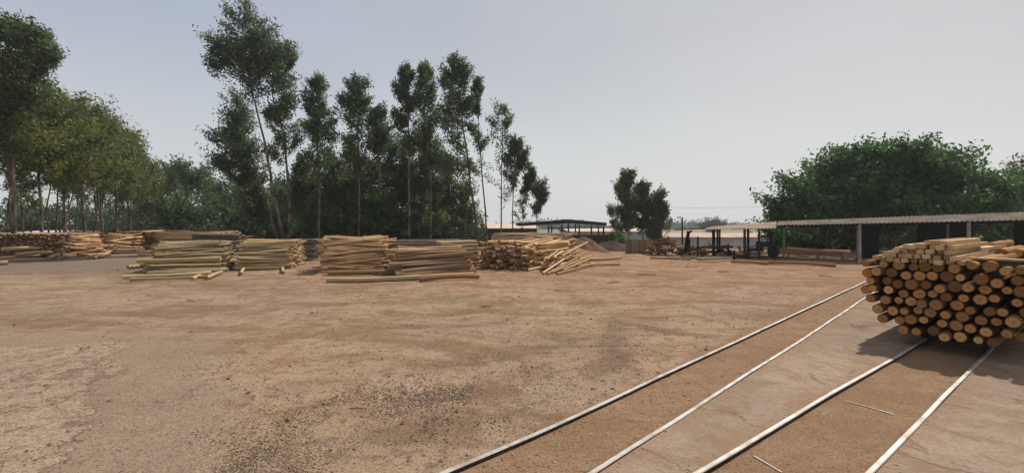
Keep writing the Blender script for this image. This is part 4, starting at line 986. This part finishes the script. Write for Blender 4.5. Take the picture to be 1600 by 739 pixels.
# fence, mounds, far buildings
fb = G(978, 396); fe = empty('board_fence', fb); tag(fe, 'low rustic fence of upright brown boards under the small dark grove', 'fence')
fend = G(1024, 396)-fb; m = MB(); n = 22
for i in range(n):
    p = fend*(i/(n-1)); h = .92+rp.uniform(-.06, .06); m.bar(p, p+Vector((0, rp.uniform(-.02,.02), h)), .03, .088, tone=rp.random(), up=(1,0,0))
m.build('boards', M['plank_old'], fe)
m = MB(); m.bar(Vector((0,.04,.3)), fend+Vector((0,.04,.3)), .04, .07); m.bar(Vector((0,.04,.75)), fend+Vector((0,.04,.75)), .04, .07); m.build('rail', M['plank_old'], fe)
def mound(name, px, Y, rx, ry, h, mat, label, seed):
    r = random.Random(seed); c = Vector(((px-800)*Y/F, Y, float(terrain((px-800)*Y/F, Y))-.02)); m = MB(); v = []; n = 34
    for j in range(n+1):
        for i in range(n+1):
            x, y = (i/n*2-1), (j/n*2-1); q = math.hypot(x, y); z = h*max(0, 1-q)**.9*(1+.12*math.sin(x*9+seed)*math.sin(y*7))+r.uniform(-.02, .02)*h if q < 1 else -.05
            v.append((x*rx, y*ry, z))
    m.add(v, [(j*(n+1)+i, j*(n+1)+i+1, (j+1)*(n+1)+i+1, (j+1)*(n+1)+i) for j in range(n) for i in range(n)])
    o = m.build(name, mat, None, True, c); return tag(o, label, 'mound')
mound('sawdust_mound', 912, 32, 1.9, 1.6, 1.15, M['mound'], 'brown conical sawdust mound between the pavilion and the small dark grove', 2)
mound('earth_mound', 893, 31, 2.4, 1.4, .42, M['chips'], 'low orange mound of chips at the foot of the sawdust mound', 3)
mound('earth_mound', 955, 34, 2.6, 1.5, .75, M['mound_dark'], 'long low dark earth mound left of the board fence', 4)
m = MB(); p0 = W(880,378,37); m.box((p0.x+2.3, 37.2, .35), (5.4, .3, 1.5), bev=.02); tag(m.build('low_wall', M['mound_dark']), 'low dark reddish wall behind the sawdust mound', 'wall')
m = MB(); m.box((W(840,378,37).x+1, 37.6, .5), (4.6, .25, 1.5), bev=.02); tag(m.build('low_wall', M['white_wall']), 'low grey wall beneath the dark pavilion roof', 'wall')

# dark roofed pavilion
Yp = 52.; zb = -2.6; pb = Vector((W(890,350,Yp).x, Yp, zb)); pv = empty('pavilion', pb); tag(pv, 'open pavilion with a flat dark roof on thin posts beyond the sawdust mound', 'pavilion')
def q(px, py, Y): return W(px, py, Y)-pb
m = MB(); top = [q(822,349,Yp-4), q(950,348.2,Yp-6), q(945,346.5,Yp+7), q(889,343.2,Yp+6), q(832,348,Yp+5)]
top = [q(806,349.0,Yp-3), q(889,342.6,Yp-6), q(948,348.0,Yp-4), q(946,350.4,Yp+7), q(889,346.5,Yp+7), q(812,350.8,Yp+7)]
v = top+[t-Vector((0,0,.22)) for t in top]; f = [(0,1,4,5),(1,2,3,4),(11,10,7,6),(10,9,8,7)]+[(i,i+6,(i+1)%6+6,(i+1)%6) for i in range(6)]
m.add(v, f); m.build('roof', M['slab_dark'], pv)
for px, Y in ((857,Yp-3),(888,Yp-5.5),(924,Yp-4.5),(815,Yp-2),(943,Yp-3),(862,Yp+6),(878,Yp+6),(899,Yp+6),(935,Yp+6),(905,Yp)):
    c = q(px, 352, Y); yt = 347.5+abs(px-889)*.075
    m = MB(); m.tube([Vector((c.x, c.y, 0)), q(px, yt+2.2, Y)], .09, 7); m.build('post', M['dark_metal'], pv)
m = MB(); m.bar(q(857,357,Yp-3), q(945,355,Yp-4), .1, .12); m.build('beam', M['dark_metal'], pv)
def hall(name, px0, px1, Yd, ytop, yeave, ybase_z, roofmat, wallmat, label, depth=14, cat='building'):
    c0 = W(px0, yeave, Yd); c1 = W(px1, yeave, Yd); ze = c0.z; L = c1.x-c0.x; rr = W(px0, ytop, Yd+depth/2).z
    root = empty(name, (c0.x, Yd, ybase_z)); tag(root, label, cat); h = ze-ybase_z
    m = MB(); m.box((L/2, depth/2, h/2), (L, depth, h)); m.build('wall', wallmat, root)
    m = MB(); hr = max(rr-ybase_z, h+.15)
    for s in (-.4, depth+.4):
        pass
    a = [(-.3,-.4,h+.01),(L+.3,-.4,h+.01),(L+.3,depth/2,hr),(-.3,depth/2,hr),(-.3,depth+.4,h+.01),(L+.3,depth+.4,h+.01)]
    b = [(x, y, z+.08) for x, y, z in a]
    m.add(a+b, [(6,7,8,9),(9,8,11,10),(3,2,1,0),(4,5,2,3),(0,1,7,6),(5,4,10,11),(1,2,8,7),(2,5,11,8),(3,0,6,9),(4,3,9,10)]); m.build('roof', roofmat, root)
    return root
hall('long_shed', 1030, 1235, 62, 364.5, 371.5, -2.6, M['pink_roof'], M['white_wall'], 'long low building with a pinkish roof and pale grey wall beyond the slab heaps')
hall('low_building', 890, 1020, 66, 357.5, 362.5, -2.6, M['tan_roof'], M['white_wall'], 'long pale roofed building beyond the pavilion and the small dark grove')
hall('low_building', 728, 838, 64, 350, 357.5, -2.6, M['tan_roof'], M['mound_dark'], 'tan roofed long building seen between the thin trunks left of the pavilion', 16)
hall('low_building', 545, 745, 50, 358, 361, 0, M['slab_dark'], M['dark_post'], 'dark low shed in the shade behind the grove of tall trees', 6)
hall('low_building', 30, 78, 52, 361, 364, 0, M['white_wall'], M['white_wall'], 'small grey low building seen between the stems at far left', 6)
# board shed framing under the tan roof
# lamp pole and wires
lb = Vector((W(1066,350,58).x, 58, -2.6)); lp = empty('lamp_pole', lb); tag(lp, 'thin dark utility pole with a lamp arm on the horizon left of the lean-to', 'pole')
topz = W(1066,340,58).z+2.6; m = MB(); m.tube([(0,0,0),(0,0,topz)], [.13,.10], 8); m.build('pole', M['dark_metal'], lp)
m = MB(); m.tube([(0,0,topz-.1),(-.3,0,topz+.1),(-.5,0,topz+.05)], .05, 6); m.box((-.55,0,topz), (.35,.16,.12), bev=.03); m.build('lamp_head', M['grey_metal'], lp)
lb2 = Vector((W(1199,350,60).x, 60, -2.6)); tz2 = W(1199,335.5,60).z+2.6
lp2 = empty('lamp_pole', lb2); tag(lp2, 'thin utility pole just left of the broad dark tree', 'pole')
m = MB(); m.tube([(0,0,0),(0,0,tz2)], [.12,.09], 8); m.build('pole', M['dark_metal'], lp2); m = MB(); m.bar((-.5,0,tz2-.2),(.5,0,tz2-.2), .08,.08); m.build('crossarm', M['dark_metal'], lp2)
def wire(a, b, sag, label):
    m = MB(); pts = []
    for i in range(15): t = i/14; p = a.lerp(b, t); p.z -= sag*4*t*(1-t); pts.append(p)
    m.tube(pts, .013, 5); tag(m.build('power_line', M['wire']), label, 'wire', 'overhead power lines')
t1 = lb+Vector((0,0,topz)); t2 = lb2+Vector((0,0,tz2))
wire(t1, t2+Vector((-.3,0,-.1)), 1.35, 'sagging wire strung between the lamp pole and the pole by the broad tree')
wire(W(1040,325,70), W(1230,322,62), .1, 'straight high wire crossing the sky above the lean-to')
wire(t1, W(1020,362,62), .3, 'wire dropping left from the lamp pole into the small dark grove')

# ------------------------------------------------------------------ gravel, chips, scraps
rr_ = random.Random(12)
def scatter(name, pts, sizes, mat, label, cat, seed, flat=.6, elong=1.0):
    r = np.random.default_rng(seed); n = len(pts)
    base = np.array([(1,0,0),(0,1,0),(-1,0,0),(0,-1,0),(0,0,1),(.4,.3,.75),(0,0,-.6)], float)
    tri = [(0,1,5),(1,4,5),(5,4,0),(1,2,4),(2,3,4),(3,0,4),(1,0,6),(2,1,6),(3,2,6),(0,3,6)]
    V = []; Fc = []
    for i in range(n):
        b = base*(1+r.normal(size=(7,3))*.16); b[:,0] *= elong*r.uniform(.8,1.4); b[:,2] *= flat*r.uniform(.6,1.2); a = r.uniform(0, 6.28)
        Rz = np.array([[math.cos(a),-math.sin(a),0],[math.sin(a),math.cos(a),0],[0,0,1]]); V.append((b*sizes[i])@Rz.T+np.array(pts[i])); Fc += [tuple(i*7+q for q in t) for t in tri]
    m = MB(); m.v = [tuple(p) for p in np.concatenate(V)]; m.f = Fc; m.m = [0]*len(Fc); m.t = list(np.repeat(r.random(n), len(tri)))
    return tag(m.build(name, mat), label, cat, kind='stuff')
def gz(x, y): return float(terrain(x, y))+undul(x, y)
rg = np.random.default_rng(9); P = []; Sz = []
bands = [((340,745),(580,650),50,4200),((520,670),(740,615),40,2600),((300,739),(900,600),70,2500),((640,640),(760,600),12,500),((240,640),(330,600),10,120),((270,585),(420,560),12,160),((740,560),(1040,500),12,350),((760,655),(870,625),8,160),((700,600),(1000,560),25,350),((860,470),(960,500),10,120)]
for (a, b, w, n) in bands:
    for i in range(n):
        t = rg.random(); px = a[0]+(b[0]-a[0])*t+rg.normal()*w*1.2; py = a[1]+(b[1]-a[1])*t+rg.normal()*w*.55
        if py < 400: continue
        g_ = G(px, py); s = rg.uniform(.003, .0105)*(1+.4*(g_.y > 5)); P.append((g_.x, g_.y, gz(g_.x, g_.y)+s*.2)); Sz.append(s)
for i in range(9000):
    Y = 3.2+11*rg.random()**1.4; x = rg.uniform(-1.15, 1.05)*Y; 
    if x > (Y-3.6)*1.07-.6: continue
    if x < -.35*Y-1.2 and rg.random() < .75: continue
    s = min(.03, .0035+.004*rg.exponential()); P.append((x, Y, gz(x, Y)+s*.2)); Sz.append(s*(1+Y*.03))
scatter('gravel', P, Sz, M['stone'], 'small dark stones strewn over the yard dirt', 'gravel', 3)
P = []; Sz = []
for i in range(3600):
    q_ = rg.random()
    if q_ < .55: g_ = G(rg.uniform(150, 960), 418+abs(rg.normal())*22)
    elif q_ < .85: g_ = G(rg.uniform(1000, 1340), 402+abs(rg.normal())*12)
    else:
        t = rg.random(); a = RL['A'][1].lerp(RL['A'][4], t**1.5); g_ = a+Vector((1, -1, 0)).normalized()*rg.uniform(.1, .75)
    s = rg.uniform(.006, .02)*(.5+g_.y*.05); P.append((g_.x, g_.y, gz(g_.x, g_.y)+s*.2)); Sz.append(s)
for k in 'ABCD':
    L5 = resample(RL[k][:6], 400)
    for i in range(900):
        j = rr_.randrange(0, 380); t = (L5[j+1]-L5[j]).normalized(); sd_ = rr_.choice((-1, 1)); g_ = L5[j]+(L5[j+1]-L5[j])*rr_.random()+Vector((t.y, -t.x, 0))*sd_*(.032+abs(rr_.gauss(0, .06)))
        if g_.y < 3.3: continue
        up = .026 if (k == 'B' and sd_ > 0) or (k == 'C' and sd_ < 0) or (k == 'D' and sd_ > 0) else 0
        s_ = rr_.uniform(.003, .009)*(.7+g_.y*.05); P.append((g_.x, g_.y, up+s_*.2)); Sz.append(s_)
scatter('bark_scraps', P, Sz, M['chips'], 'brown bark scraps and chips littering the ground by the stacks', 'scraps', 4, .25, 2.2)
